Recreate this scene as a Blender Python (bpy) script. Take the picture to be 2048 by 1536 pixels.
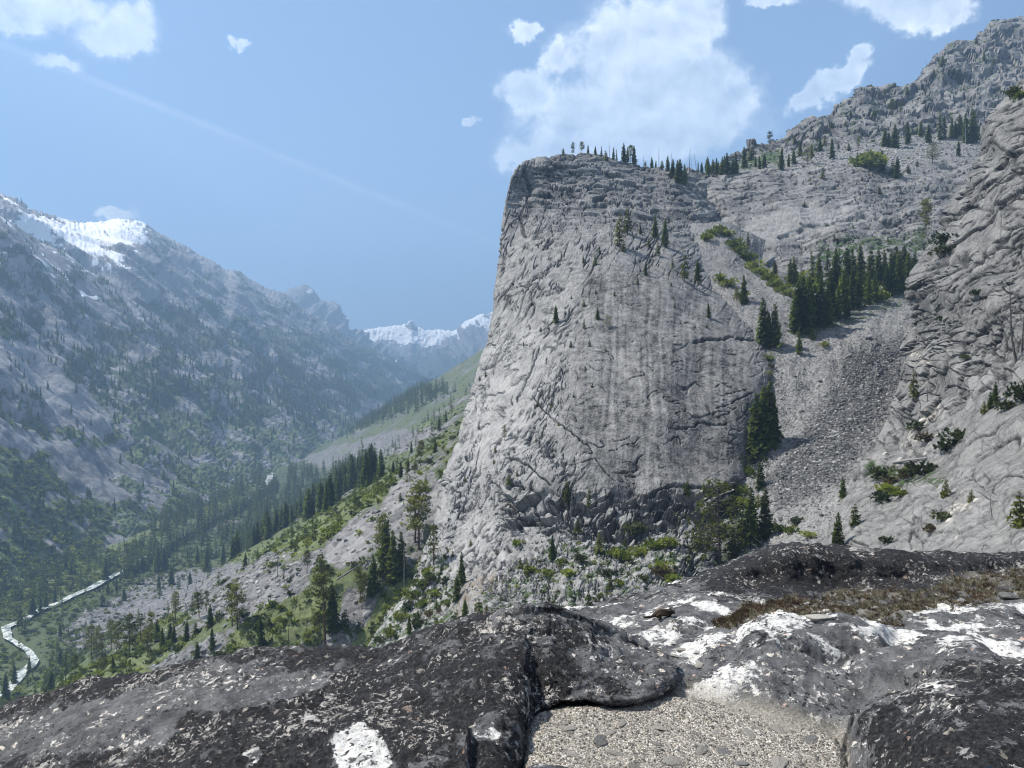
import bpy, math, random
import numpy as np
from mathutils import Vector

for _o in list(bpy.data.objects):
    bpy.data.objects.remove(_o)
SC = bpy.context.scene
COL = SC.collection
rng = np.random.default_rng(7)

# ------------------------------------------------------------------ camera
F = 1490.0                       # focal length in pixels of the 2048 px wide photograph
CX, CY = 1024.0, 768.0
cam = bpy.data.cameras.new("camera")
cam.sensor_width = 36.0
cam.lens = 36.0 * F / 2048.0
cam.clip_start = 0.1
cam.clip_end = 60000.0
cam_ob = bpy.data.objects.new("camera", cam)
COL.objects.link(cam_ob)
cam_ob.location = (0, 0, 0)
cam_ob.rotation_euler = (math.radians(90), 0, 0)
SC.camera = cam_ob

# ------------------------------------------------------------------ light
SUN_DIR = Vector((-0.56, 0.11, 0.82)).normalized()      # towards the sun
SUN_EL = math.asin(SUN_DIR.z)
SUN_AZ = math.atan2(SUN_DIR.x, SUN_DIR.y)                # clockwise from +Y
sun = bpy.data.lights.new("sun", 'SUN')
sun.energy = 5.0
sun.angle = math.radians(0.5)
sun.color = (1.0, 0.945, 0.865)
sun_ob = bpy.data.objects.new("sun", sun)
COL.objects.link(sun_ob)
sun_ob.rotation_euler = (-SUN_DIR).to_track_quat('-Z', 'Y').to_euler()
sun_ob.location = (-300, 0, 600)

SC.render.engine = 'CYCLES'
SC.view_settings.view_transform = 'Standard'
SC.view_settings.look = 'None'
SC.view_settings.exposure = 1.18
SC.view_settings.gamma = 1.0
SC.view_settings.use_curve_mapping = False
SC.cycles.use_denoising = True
SC.cycles.max_bounces = 4
SC.cycles.diffuse_bounces = 2
SC.cycles.glossy_bounces = 1
SC.cycles.transmission_bounces = 2
SC.cycles.transparent_max_bounces = 4
SC.cycles.volume_bounces = 0
SC.cycles.use_adaptive_sampling = True
SC.cycles.adaptive_threshold = 0.01
SC.cycles.pixel_filter_type = 'BLACKMAN_HARRIS'
SC.cycles.filter_width = 1.1
SC.cycles.caustics_reflective = False
SC.cycles.caustics_refractive = False
HAZE_DENSITY = 0.00021


# ------------------------------------------------------------------ node helper
class NB:
    def __init__(s, tree):
        s.t = tree
        s.n = tree.nodes
        s.l = tree.links

    def new(s, typ, **kw):
        nd = s.n.new(typ)
        for k, v in kw.items():
            setattr(nd, k, v)
        return nd

    def put(s, sock, v):
        if v is None:
            return
        if isinstance(v, bpy.types.NodeSocket):
            s.l.new(v, sock)
        else:
            if isinstance(v, (tuple, list)) and len(v) == 3 and sock.type == 'RGBA':
                v = (*v, 1.0)
            sock.default_value = v

    def m(s, op, a, b=None, c=None, clamp=False):
        nd = s.new('ShaderNodeMath', operation=op, use_clamp=clamp)
        s.put(nd.inputs[0], a)
        s.put(nd.inputs[1], b)
        s.put(nd.inputs[2], c)
        return nd.outputs[0]

    def add(s, a, b): return s.m('ADD', a, b)
    def sub(s, a, b): return s.m('SUBTRACT', a, b)
    def mul(s, a, b): return s.m('MULTIPLY', a, b)

    def vm(s, op, a, b=None, scale=None):
        nd = s.new('ShaderNodeVectorMath', operation=op)
        s.put(nd.inputs[0], a)
        if b is not None:
            s.put(nd.inputs[1], b)
        if scale is not None:
            s.put(nd.inputs['Scale'], scale)
        return nd.outputs[0]

    def ss(s, x, lo, hi, a=0.0, b=1.0):
        nd = s.new('ShaderNodeMapRange', interpolation_type='SMOOTHSTEP')
        s.put(nd.inputs[0], x)
        for i, v in enumerate((lo, hi, a, b)):
            s.put(nd.inputs[i + 1], v)
        return nd.outputs[0]

    def lin(s, x, lo, hi, a=0.0, b=1.0):
        nd = s.new('ShaderNodeMapRange')
        s.put(nd.inputs[0], x)
        for i, v in enumerate((lo, hi, a, b)):
            s.put(nd.inputs[i + 1], v)
        return nd.outputs[0]

    def noise(s, vec, scale, detail=4.0, rough=0.55, dist=0.0, color=False):
        nd = s.new('ShaderNodeTexNoise')
        s.put(nd.inputs['Vector'], vec)
        nd.inputs['Scale'].default_value = scale
        nd.inputs['Detail'].default_value = detail
        nd.inputs['Roughness'].default_value = rough
        nd.inputs['Distortion'].default_value = dist
        return nd.outputs['Color' if color else 'Fac']

    def voro(s, vec, scale, feature='F1', out='Distance', rand=1.0):
        nd = s.new('ShaderNodeTexVoronoi', feature=feature)
        s.put(nd.inputs['Vector'], vec)
        nd.inputs['Scale'].default_value = scale
        nd.inputs['Randomness'].default_value = rand
        return nd.outputs[out]

    def mix(s, fac, a, b):
        nd = s.new('ShaderNodeMix', data_type='RGBA')
        s.put(nd.inputs[0], fac)
        s.put(nd.inputs[6], a)
        s.put(nd.inputs[7], b)
        return nd.outputs[2]

    def attr(s, name):
        nd = s.new('ShaderNodeAttribute', attribute_name=name)
        return nd.outputs['Fac']

    def objco(s):
        return s.new('ShaderNodeTexCoord').outputs['Object']

    def mapping(s, vec, scale=(1, 1, 1), rot=(0, 0, 0), loc=(0, 0, 0)):
        nd = s.new('ShaderNodeMapping')
        s.put(nd.inputs['Vector'], vec)
        nd.inputs['Scale'].default_value = scale
        nd.inputs['Rotation'].default_value = rot
        nd.inputs['Location'].default_value = loc
        return nd.outputs[0]

    def bump(s, h, strength=0.5, dist=0.1, normal=None):
        nd = s.new('ShaderNodeBump')
        s.put(nd.inputs['Height'], h)
        s.put(nd.inputs['Strength'], strength)
        s.put(nd.inputs['Distance'], dist)
        s.put(nd.inputs['Normal'], normal)
        return nd.outputs[0]


def new_mat(name):
    mt = bpy.data.materials.new(name)
    mt.use_nodes = True
    nb = NB(mt.node_tree)
    bs = mt.node_tree.nodes['Principled BSDF']
    bs.inputs['Roughness'].default_value = 0.85
    bs.inputs['Specular IOR Level'].default_value = 0.2
    return mt, nb, bs


# ------------------------------------------------------------------ sky
world = bpy.data.worlds.new("World")
SC.world = world
world.use_nodes = True
w = NB(world.node_tree)
for nd in list(w.n):
    w.n.remove(nd)
w_out = w.new('ShaderNodeOutputWorld')
sky = w.new('ShaderNodeTexSky', sky_type='NISHITA')
sky.sun_disc = False
sky.sun_elevation = SUN_EL
sky.sun_rotation = SUN_AZ
sky.altitude = 1800.0
sky.air_density = 1.0
sky.dust_density = 0.2
sky.ozone_density = 2.6
SKY_STRENGTH = 0.066
bg_sky = w.new('ShaderNodeBackground')
w.l.new(sky.outputs[0], bg_sky.inputs[0])
bg_sky.inputs[1].default_value = SKY_STRENGTH
# clouds at infinity, in direction space
dvec = w.new('ShaderNodeTexCoord').outputs['Generated']
sx = w.new('ShaderNodeSeparateXYZ')
w.l.new(dvec, sx.inputs[0])
dx, dy, dz = sx.outputs
dyc = w.m('MAXIMUM', dy, 0.05)
gu = w.m('DIVIDE', dx, dyc)
gv = w.m('DIVIDE', dz, dyc)
gw = w.new('ShaderNodeSeparateXYZ')
w.l.new(w.noise(dvec, 26.0, 5.0, 0.62, color=True), gw.inputs[0])
gu = w.add(gu, w.m('MULTIPLY_ADD', gw.outputs[0], 0.07, -0.035))
gv = w.add(gv, w.m('MULTIPLY_ADD', gw.outputs[1], 0.07, -0.035))
BLOBS = [  # centre x, centre y, radius x, radius y, tilt (photo pixels -> tangent of direction)
    (1290, 235, 250, 100, 0), (1265, 105, 150, 120, 0), (1380, 180, 130, 110, 0), (1150, 290, 150, 55, 8),
    (1065, 310, 75, 30, 5), (1450, 190, 75, 75, 0), (1395, 20, 62, 62, 0), (1050, 180, 65, 45, 0), (1110, 120, 45, 40, 0),
    (80, 20, 170, 62, 0), (250, 65, 98, 52, 18), (105, 128, 62, 22, -10), (270, 30, 50, 40, 0), (200, 70, 90, 40, 0),
    (1800, 0, 140, 48, -10), (1885, 35, 62, 32, 15), (1662, 175, 85, 32, 32), (1712, 110, 42, 20, 42), (1615, 208, 42, 26, 10),
    (1048, 64, 36, 18, -20), (948, 244, 16, 12, 25), (234, 432, 46, 24, 0), (1545, 0, 55, 16, 0), (482, 88, 12, 15, 0)]
field = None
for (cx, cy, rx, ry, tl) in BLOBS:
    t = math.radians(tl)
    ca, sa = math.cos(t), math.sin(t)
    u0 = (cx - CX) / F
    v0 = (CY - cy) / F
    du = w.m('SUBTRACT', gu, u0)
    dv = w.m('SUBTRACT', gv, v0)
    a = w.add(w.mul(du, ca * F / rx), w.mul(dv, sa * F / rx))
    b = w.sub(w.mul(dv, ca * F / ry), w.mul(du, sa * F / ry))
    r2 = w.add(w.mul(a, a), w.mul(b, b))
    f = w.m('SUBTRACT', 1.0, r2)
    field = f if field is None else w.m('SMOOTH_MAX', field, f, 0.5)
field = w.m('MAXIMUM', field, -2.5)
# elsewhere the same broken cloud goes on
inside = w.mul(w.ss(w.m('ABSOLUTE', gu), 0.70, 0.80, 1.0, 0.0), w.ss(dy, 0.3, 0.5))
far = w.mul(w.sub(w.noise(dvec, 2.3, 3.0, 0.5), 0.56), 9.0)
top = w.ss(gv, 0.53, 0.64, 1.0, 0.0)
inside = w.mul(inside, top)
field = w.add(w.mul(field, inside), w.mul(far, w.sub(1.0, inside)))
wob = w.noise(dvec, 9.0, 3.0, 0.6, color=True)
dw = w.vm('ADD', dvec, w.vm('SCALE', w.vm('SUBTRACT', wob, (0.5, 0.5, 0.5)), scale=0.05))
n1 = w.noise(dw, 15.0, 12.0, 0.64, 0.3)
n0 = w.noise(dvec, 8.0, 3.0, 0.5, 0.4)
sunside = w.vm('ADD', dw, tuple(SUN_DIR * 0.018))
n2 = w.noise(sunside, 15.0, 6.0, 0.64, 0.3)
dens = w.add(w.add(w.m('MINIMUM', w.mul(field, 1.9), 1.7), -0.12), w.add(w.mul(w.sub(n1, 0.5), 3.6), w.mul(w.sub(n0, 0.5), 2.4)))
alpha = w.mul(w.ss(dens, -0.30, 1.05), 0.97)
wisp = w.mul(w.ss(dens, -0.75, 0.25), 0.20)
alpha = w.m('MAXIMUM', alpha, wisp)
core = w.ss(w.add(w.mul(field, 1.0), w.mul(w.sub(n0, 0.5), 1.2)), 0.05, 0.95)
lowpart = w.ss(w.noise(dvec, 6.0, 3.0, 0.5), 0.35, 0.65)
thick = w.mul(core, w.lin(lowpart, 0, 1, 0.55, 1.0))
relief = w.m('MULTIPLY', w.sub(n1, n2), 3.0)
lum = w.m('SUBTRACT', 1.08, w.mul(thick, 0.42))
lum = w.add(lum, w.m('MULTIPLY', relief, 0.45))
lum = w.m('MINIMUM', w.m('MAXIMUM', lum, 0.42), 1.25)
ccol = w.mix(thick, (1.0, 1.0, 1.0), (0.90, 0.955, 1.06))
ccol = w.vm('SCALE', ccol, scale=lum)
# old vapour trail: a band along a great circle
pA = Vector(((60 - CX) / F, 1.0, (CY - 112) / F))
pB = Vector(((1000 - CX) / F, 1.0, (CY - 487) / F))
pn = pA.cross(pB).normalized()
if pn.z < 0:
    pn = -pn
dist_raw = w.new('ShaderNodeVectorMath', operation='DOT_PRODUCT')
w.l.new(dvec, dist_raw.inputs[0])
dist_raw.inputs[1].default_value = tuple(pn)
dlin = w.add(dist_raw.outputs['Value'], w.mul(w.sub(w.noise(dvec, 5.0, 4.0, 0.6), 0.5), 0.012))
trail = w.mul(w.ss(w.m('ABSOLUTE', dlin), 0.0, 0.007, 1.0, 0.0), w.lin(w.noise(dvec, 14, 5, 0.6), 0.35, 0.7, 0.35, 1.0))
veil = w.mul(w.ss(dlin, -0.12, 0.0), w.ss(dlin, -0.002, 0.006, 1.0, 0.0))
trail = w.add(w.mul(trail, 0.17), w.mul(veil, 0.05))
trail = w.mul(trail, w.ss(dy, 0.35, 0.6))
alpha = w.m('MAXIMUM', alpha, w.mul(trail, w.sub(1.0, alpha)))
bg_cl = w.new('ShaderNodeBackground')
w.l.new(ccol, bg_cl.inputs[0])
bg_cl.inputs[1].default_value = 0.74
mixs = w.new('ShaderNodeMixShader')
w.l.new(alpha, mixs.inputs[0])
w.l.new(bg_sky.outputs[0], mixs.inputs[1])
w.l.new(bg_cl.outputs[0], mixs.inputs[2])
w.l.new(mixs.outputs[0], w_out.inputs[0])
world.cycles.sampling_method = 'MANUAL'
world.cycles.sample_map_resolution = 512


# ------------------------------------------------------------------ numeric noise
def _h(ix, iy, seed):
    n = (ix.astype(np.int64) * 374761393 + iy.astype(np.int64) * 668265263 + seed * 1442695041) & 0xFFFFFFFF
    n = ((n ^ (n >> 13)) * 1274126177) & 0xFFFFFFFF
    return (n ^ (n >> 16)) & 0xFFFFFFFF


def hash2(ix, iy, seed=0):
    return (_h(np.asarray(ix), np.asarray(iy), seed) & 0xFFFF).astype(np.float32) / 65535.0


_ANG = np.linspace(0, 2 * np.pi, 256, endpoint=False).astype(np.float32)
_CA, _SA = np.cos(_ANG), np.sin(_ANG)


def perlin(x, y, seed=0):
    x = np.asarray(x, np.float32)
    y = np.asarray(y, np.float32)
    x, y = np.broadcast_arrays(x, y)
    fx, fy = np.floor(x), np.floor(y)
    ix, iy = fx.astype(np.int32), fy.astype(np.int32)
    dx_, dy_ = x - fx, y - fy
    u = dx_ * dx_ * dx_ * (dx_ * (dx_ * 6 - 15) + 10)
    v = dy_ * dy_ * dy_ * (dy_ * (dy_ * 6 - 15) + 10)

    def g(ox, oy):
        a = (_h(ix + ox, iy + oy, seed) & 255).astype(np.int32)
        return _CA[a] * (dx_ - ox) + _SA[a] * (dy_ - oy)
    a, b, c, d = g(0, 0), g(1, 0), g(0, 1), g(1, 1)
    p = a + u * (b - a)
    q = c + u * (d - c)
    return (p + v * (q - p)) * 1.5


def fbm(x, y, octv=4, seed=0, gain=0.5, lac=2.03):
    s, a, n = 0.0, 1.0, 0.0
    for i in range(octv):
        s = s + a * perlin(x, y, seed + i * 17)
        n += a
        a *= gain
        x = x * lac + 3.7
        y = y * lac + 1.9
    return s / n


def ridged(x, y, octv=4, seed=0, gain=0.5, lac=2.1):
    s, a, n = 0.0, 1.0, 0.0
    for i in range(octv):
        s = s + a * (1 - np.abs(perlin(x, y, seed + i * 31)) * 1.6)
        n += a
        a *= gain
        x = x * lac + 5.1
        y = y * lac + 2.3
    return s / n


def sm(lo, hi, x):
    t = np.clip((x - lo) / (hi - lo), 0, 1)
    return t * t * (3 - 2 * t)


def cells(x, y, seed=0):
    """Worley: distance to the two nearest points and the id of the nearest"""
    fx, fy = np.floor(x).astype(np.int32), np.floor(y).astype(np.int32)
    d1 = np.full(np.shape(x), 9.0, np.float32)
    d2 = d1.copy()
    idv = np.zeros(np.shape(x), np.float32)
    for oy in (-1, 0, 1):
        for ox in (-1, 0, 1):
            cx_, cy_ = fx + ox, fy + oy
            px_ = cx_ + 0.1 + 0.8 * hash2(cx_, cy_, seed)
            py_ = cy_ + 0.1 + 0.8 * hash2(cx_, cy_, seed + 5)
            d = np.hypot(px_ - x, py_ - y).astype(np.float32)
            near = d < d1
            d2 = np.where(near, d1, np.minimum(d2, d))
            idv = np.where(near, hash2(cx_, cy_, seed + 9), idv)
            d1 = np.where(near, d, d1)
    return d1, d2, idv


def facets(x, y, seed=0, tilt=0.9, warp=0.0):
    """broken rock: every cell is a plane of its own height and tilt; returns height, id, joint mask"""
    if warp:
        x, y = x + warp * fbm(x * 0.9, y * 0.9, 3, seed + 20), y + warp * fbm(x * 0.9 + 9, y * 0.9, 3, seed + 21)
    fx, fy = np.floor(x).astype(np.int32), np.floor(y).astype(np.int32)
    d1 = np.full(np.shape(x), 9.0, np.float32)
    d2 = d1.copy()
    idv = np.zeros(np.shape(x), np.float32)
    h = idv.copy()
    for oy in (-1, 0, 1):
        for ox in (-1, 0, 1):
            cx_, cy_ = fx + ox, fy + oy
            qx = x - (cx_ + 0.05 + 0.9 * hash2(cx_, cy_, seed))
            qy = y - (cy_ + 0.05 + 0.9 * hash2(cx_, cy_, seed + 5))
            d = np.hypot(qx, qy).astype(np.float32)
            near = d < d1
            d2 = np.where(near, d1, np.minimum(d2, d))
            i_ = hash2(cx_, cy_, seed + 9)
            hh = i_ - 0.5 + tilt * (qx * (hash2(cx_, cy_, seed + 11) - 0.5) + qy * (hash2(cx_, cy_, seed + 12) - 0.35))
            idv = np.where(near, i_, idv)
            h = np.where(near, hh, h)
            d1 = np.where(near, d, d1)
    return h.astype(np.float32), idv, np.exp(-((d2 - d1) / 0.07) ** 2).astype(np.float32)


def dashes(x, y, seed=0, wdt=0.13):
    """broken hairline joints running along x"""
    n = perlin(x + 0.5 * perlin(x * 0.8, y * 0.4, seed + 1), y + 0.35 * perlin(x * 0.7, y * 0.3, seed + 2), seed)
    on_ = sm(0.10, 0.42, perlin(x * 0.75, y * 0.55, seed + 3) + 0.55 * perlin(x * 0.22, y * 0.11, seed + 4))
    return (np.exp(-(n / wdt) ** 2) * on_).astype(np.float32)


def flakes(x, y, seed=0, warp=0.35, wf=0.35):
    """overlapping exfoliation sheets: each sheet swells towards its lower edge (y grows downwards)
    and ends in a step; returns height 0..1 and the sheet id"""
    wx = x + warp * 1.3 * fbm(x * wf, y * wf, 3, seed + 1)
    wy = y + warp * 2.2 * fbm(x * wf * 0.8 + 7, y * wf * 0.8, 4, seed + 2)
    row = np.floor(wy)
    f = wy - row
    ux = wx + 13.7 * hash2(row, row * 0, seed)
    cell = np.floor(ux)
    g = ux - cell
    idv = hash2(row, cell, seed + 3)
    idn = hash2(row, cell + 1, seed + 3)
    edge = sm(0.80, 1.0, g + 0.12 * perlin(x * 3, y * 3, seed + 6))
    amp = idv * (1 - edge) + idn * edge
    prof = np.where(f < 0.94, (f / 0.94), 1 - (f - 0.94) / 0.06)
    lat = np.abs(g - 0.93 + 0.10 * perlin(x * 3, y * 3, seed + 7))
    gro = np.exp(-((f - 0.975) / 0.055) ** 2) * sm(0.25, 0.7, idv + 0.4 * perlin(x * 1.3, y * 0.7, seed + 8))
    gro = np.maximum(gro, 0.7 * np.exp(-(lat / 0.03) ** 2) * sm(0.55, 0.85, hash2(row, cell, seed + 4)))
    return (amp * prof).astype(np.float32), idv, gro.astype(np.float32)


# ------------------------------------------------------------------ mesh helpers
def link(o, parent=None):
    COL.objects.link(o)
    if parent is not None:
        o.parent = parent
    return o


def grid_mesh(name, XYZ, attrs=None, smooth=True, keep=None):
    nr, nc = XYZ.shape[:2]
    me = bpy.data.meshes.new(name)
    idx = np.arange(nr * nc, dtype=np.int32).reshape(nr, nc)
    q = np.stack([idx[:-1, :-1], idx[:-1, 1:], idx[1:, 1:], idx[1:, :-1]], -1).reshape(-1, 4)
    if keep is not None:
        kq = keep[:-1, :-1] & keep[:-1, 1:] & keep[1:, 1:] & keep[1:, :-1]
        q = q[kq.reshape(-1)]
    me.vertices.add(nr * nc)
    me.vertices.foreach_set('co', XYZ.reshape(-1).astype(np.float32))
    me.loops.add(q.size)
    me.loops.foreach_set('vertex_index', q.reshape(-1))
    me.polygons.add(len(q))
    me.polygons.foreach_set('loop_start', np.arange(0, q.size, 4, dtype=np.int32))
    me.polygons.foreach_set('loop_total', np.full(len(q), 4, np.int32))
    me.polygons.foreach_set('use_smooth', np.full(len(q), smooth))
    me.update(calc_edges=True)
    for k, v in (attrs or {}).items():
        at = me.attributes.new(k, 'FLOAT', 'POINT')
        at.data.foreach_set('value', np.ascontiguousarray(np.broadcast_to(v, (nr, nc)), dtype=np.float32).reshape(-1))
    return me


def mesh_from(name, verts, faces, mats=(), smooth=False, fmat=None):
    me = bpy.data.meshes.new(name)
    me.from_pydata([tuple(v) for v in verts], [], [tuple(int(i) for i in f) for f in faces])
    for m_ in mats:
        me.materials.append(m_)
    if smooth:
        me.polygons.foreach_set('use_smooth', np.full(len(me.polygons), True))
    if fmat is not None:
        me.polygons.foreach_set('material_index', np.asarray(fmat, np.int32))
    me.update()
    return me


def herm(tk, vals, tq):
    """cubic Hermite along axis 0 through vals at knots tk, with limited tangents"""
    vals = np.asarray(vals, np.float64)
    d = np.diff(vals, axis=0) / np.diff(tk)[:, None]
    mt = np.zeros_like(vals)
    mt[0], mt[-1] = d[0], d[-1]
    if len(d) > 1:
        w0 = np.diff(tk)[:-1, None]
        w1 = np.diff(tk)[1:, None]
        mt[1:-1] = (d[:-1] * w1 + d[1:] * w0) / (w0 + w1)
    k = np.clip(np.searchsorted(tk, tq, side='right') - 1, 0, len(tk) - 2)
    h = (tk[k + 1] - tk[k])[:, None]
    t = ((tq - tk[k]) / (tk[k + 1] - tk[k]))[:, None]
    return ((2 * t**3 - 3 * t**2 + 1) * vals[k] + (t**3 - 2 * t**2 + t) * h * mt[k]
            + (-2 * t**3 + 3 * t**2) * vals[k + 1] + (t**3 - t**2) * h * mt[k + 1])


def sight(px, py, D):
    """point of the place seen along a line of sight at distance D"""
    return np.stack([(px - CX) / F * D, D * np.ones_like(px), (CY - py) / F * D], -1)


def net(rows, nr, nc):
    """smooth surface through a net of surveyed points (bearing, elevation, distance)"""
    A = np.array(rows, np.float64)                # R, C, 3
    A[..., 2] = np.log(A[..., 2])
    R, C = A.shape[:2]
    dr = np.linalg.norm(np.diff(A[..., :2], axis=0), axis=-1).mean(1) + 60 * np.abs(np.diff(A[..., 2], axis=0)).mean(1)
    dc = np.linalg.norm(np.diff(A[..., :2], axis=1), axis=-1).mean(0) + 60 * np.abs(np.diff(A[..., 2], axis=1)).mean(0)
    tr = np.concatenate([[0], np.cumsum(dr)])
    tc = np.concatenate([[0], np.cumsum(dc)])
    B = herm(tr, A.reshape(R, -1), np.linspace(0, tr[-1], nr)).reshape(nr, C, 3)
    B = B.transpose(1, 0, 2).reshape(C, -1)
    B = herm(tc, B, np.linspace(0, tc[-1], nc)).reshape(nc, nr, 3).transpose(1, 0, 2)
    D = np.exp(B[..., 2])
    return sight(B[..., 0], B[..., 1], D), B[..., 0], B[..., 1], D


def normals(X):
    a = np.gradient(X, axis=1)
    b = np.gradient(X, axis=0)
    n = np.cross(a, b)
    n /= np.linalg.norm(n, axis=-1, keepdims=True) + 1e-9
    flip = np.sum(n * X, axis=-1).mean() > 0
    return -n if flip else n


SURF = {}


def register(name, X, front=True):
    P = X.reshape(-1, 3).astype(np.float32)
    ok = P[:, 1] > 0.5
    P = P[ok]
    SURF[name] = (P, CX + F * P[:, 0] / P[:, 1], CY - F * P[:, 2] / P[:, 1])


def on(name, px, py):
    P, u, v = SURF[name]
    d = (u - px) ** 2 + (v - py) ** 2
    k = d.min()
    cand = np.where(d <= k + 9.0)[0]
    return P[cand[np.argmin(P[cand, 1])]]


def structure(name, me, mat, stuff=False):
    me.materials.append(mat)
    o = link(bpy.data.objects.new(name, me))
    o['kind'] = 'stuff' if stuff else 'structure'
    return o


# ------------------------------------------------------------------ ground materials
def rock_mat(name, k, dark, light, bump_d, warm=(0.34, 0.305, 0.255), soil=(0.165, 0.135, 0.095), forest=(0.030, 0.050, 0.026),
             meadow=(0.115, 0.165, 0.045), bump_s=0.6, scree=False, speck=1.0):
    """weathered rock with plants, soil and snow laid on by the masks of the mesh; k = grain frequency per metre"""
    mt, nb, bs = new_mat(name)
    co = nb.objco()
    big = nb.noise(co, k * 0.12, 4, 0.6, 0.4)
    mid = nb.noise(co, k * 0.7, 6, 0.65)
    fine = nb.noise(co, k * 3.5, 5, 0.7)
    tone = nb.attr('tone')
    t = nb.add(tone, nb.mul(nb.sub(big, 0.5), 0.45))
    t = nb.add(t, nb.mul(nb.sub(mid, 0.5), 1.35 * speck))
    t = nb.add(t, nb.mul(nb.sub(fine, 0.5), 1.5 * speck))
    if scree:
        vc = nb.voro(co, k * 1.6, out='Color')
        vs = nb.new('ShaderNodeSeparateColor')
        nb.l.new(vc, vs.inputs[0])
        t = nb.add(t, nb.mul(nb.sub(vs.outputs[0], 0.5), 0.55))
    col = nb.mix(nb.m('ADD', t, 0.0, clamp=True), dark, light)
    wm = nb.mul(nb.ss(nb.add(nb.attr('warm'), nb.mul(nb.sub(nb.noise(co, k * 0.6, 7, 0.72), 0.5), 2.6)), 0.42, 0.85), 0.85)
    col = nb.mix(wm, col, warm)
    so = nb.mul(nb.ss(nb.add(nb.attr('soil'), nb.mul(nb.sub(nb.noise(co, k * 1.2, 7, 0.75), 0.5), 2.8)), 0.42, 0.85), 0.85)
    col = nb.mix(so, col, soil)
    vn = nb.noise(co, k * 0.8, 7, 0.72)
    vg = nb.ss(nb.add(nb.attr('veg'), nb.mul(nb.sub(vn, 0.5), 1.7)), 0.42, 0.58)
    vcol = nb.mix(nb.attr('hue'), forest, meadow)
    vcol = nb.mix(nb.ss(fine, 0.35, 0.7), nb.vm('SCALE', vcol, scale=0.7), nb.vm('SCALE', vcol, scale=1.3))
    col = nb.mix(vg, col, vcol)
    sn = nb.ss(nb.add(nb.attr('snow'), nb.mul(nb.sub(nb.noise(co, k * 0.6, 8, 0.78), 0.5), 2.6)), 0.47, 0.58)
    col = nb.mix(sn, col, (0.86, 0.87, 0.89))
    nb.put(bs.inputs['Base Color'], col)
    nb.put(bs.inputs['Roughness'], 0.8)
    hgt = nb.add(nb.add(nb.mul(mid, 1.0), nb.mul(fine, 0.45)), nb.mul(vg, nb.mul(vn, 0.8)))
    if scree:
        hgt = nb.add(nb.mul(nb.voro(co, k * 1.6), -1.1), hgt)
    nb.put(bs.inputs['Normal'], nb.bump(hgt, bump_s, bump_d))
    return mt


def poly(px, py, pts, feather):
    """soft mask of a polygon given by bearings and elevations"""
    ins = np.zeros(px.shape, bool)
    dist = np.full(px.shape, 1e9, np.float32)
    n = len(pts)
    for i in range(n):
        x1, y1 = pts[i]
        x2, y2 = pts[(i + 1) % n]
        c = ((y1 > py) != (y2 > py))
        if y1 != y2:
            ins ^= c & (px < (x2 - x1) * (py - y1) / (y2 - y1) + x1)
        ex, ey = x2 - x1, y2 - y1
        t = np.clip(((px - x1) * ex + (py - y1) * ey) / (ex * ex + ey * ey + 1e-9), 0, 1)
        dist = np.minimum(dist, np.hypot(px - x1 - t * ex, py - y1 - t * ey))
    sd = np.where(ins, dist, -dist)
    return sm(-feather, feather, sd)


def line_d(px, py, pts):
    d = np.full(px.shape, 1e9, np.float32)
    for (x1, y1), (x2, y2) in zip(pts[:-1], pts[1:]):
        ex, ey = x2 - x1, y2 - y1
        t = np.clip(((px - x1) * ex + (py - y1) * ey) / (ex * ex + ey * ey), 0, 1)
        d = np.minimum(d, np.hypot(px - x1 - t * ex, py - y1 - t * ey))
    return d


def masks(shape, **kw):
    a = dict(tone=0.45, warm=0.0, soil=0.0, veg=0.0, hue=0.0, snow=0.0)
    a.update(kw)
    return {k: np.clip(np.broadcast_to(v, shape), 0, 1) for k, v in a.items()}


M_FAR = rock_mat("far_mountain_rock", 0.010, (0.10, 0.10, 0.105), (0.26, 0.255, 0.26), 12.0, bump_s=0.7)
M_LEFT = rock_mat("valley_wall_rock", 0.035, (0.10, 0.10, 0.105), (0.33, 0.325, 0.33), 5.0, bump_s=0.8,
                  forest=(0.046, 0.064, 0.036), meadow=(0.155, 0.195, 0.080))
M_VALLEY = rock_mat("valley_ground", 0.22, (0.065, 0.065, 0.066), (0.255, 0.25, 0.245), 1.2, scree=True,
                    forest=(0.042, 0.058, 0.026), meadow=(0.118, 0.142, 0.056))
M_DOME = rock_mat("dome_granite", 0.55, (0.034, 0.034, 0.0335), (0.325, 0.320, 0.309), 0.35, bump_s=0.7)
M_WALL = rock_mat("upper_wall_granite", 0.40, (0.034, 0.034, 0.0335), (0.275, 0.271, 0.262), 0.5, bump_s=0.8)
M_GULLY = rock_mat("scree_ground", 1.4, (0.036, 0.036, 0.036), (0.30, 0.297, 0.288), 0.35, scree=True, bump_s=0.9)
M_BUTT = rock_mat("buttress_granite", 0.9, (0.030, 0.030, 0.029), (0.285, 0.280, 0.268), 0.22, bump_s=0.8,
                  warm=(0.50, 0.455, 0.385))


# ------------------------------------------------------------------ valley
def floor_z(Y):
    return np.interp(Y, [100, 500, 900, 1400, 2000, 3000, 4500, 6500, 9000], [-208, -206, -202, -192, -178, -150, -95, -40, 0])


RIVER = np.array([(-330, 470), (-340, 505), (-343, 522), (-351, 543), (-361, 562), (-384, 583), (-409, 603), (-424, 634), (-427, 668), (-424, 707), (-420, 770), (-424, 840),
                  (-432, 930), (-438, 1050), (-440, 1200), (-447, 1330), (-462, 1414), (-500, 1540), (-530, 1640), (-541, 1720), (-545, 1800),
                  (-548, 1935), (-560, 2100), (-575, 2350), (-560, 2700), (-540, 3200), (-520, 4000), (-510, 5000), (-520, 6500)], float)


def river_x(Y):
    return np.interp(Y, RIVER[:, 1], RIVER[:, 0])


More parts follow.
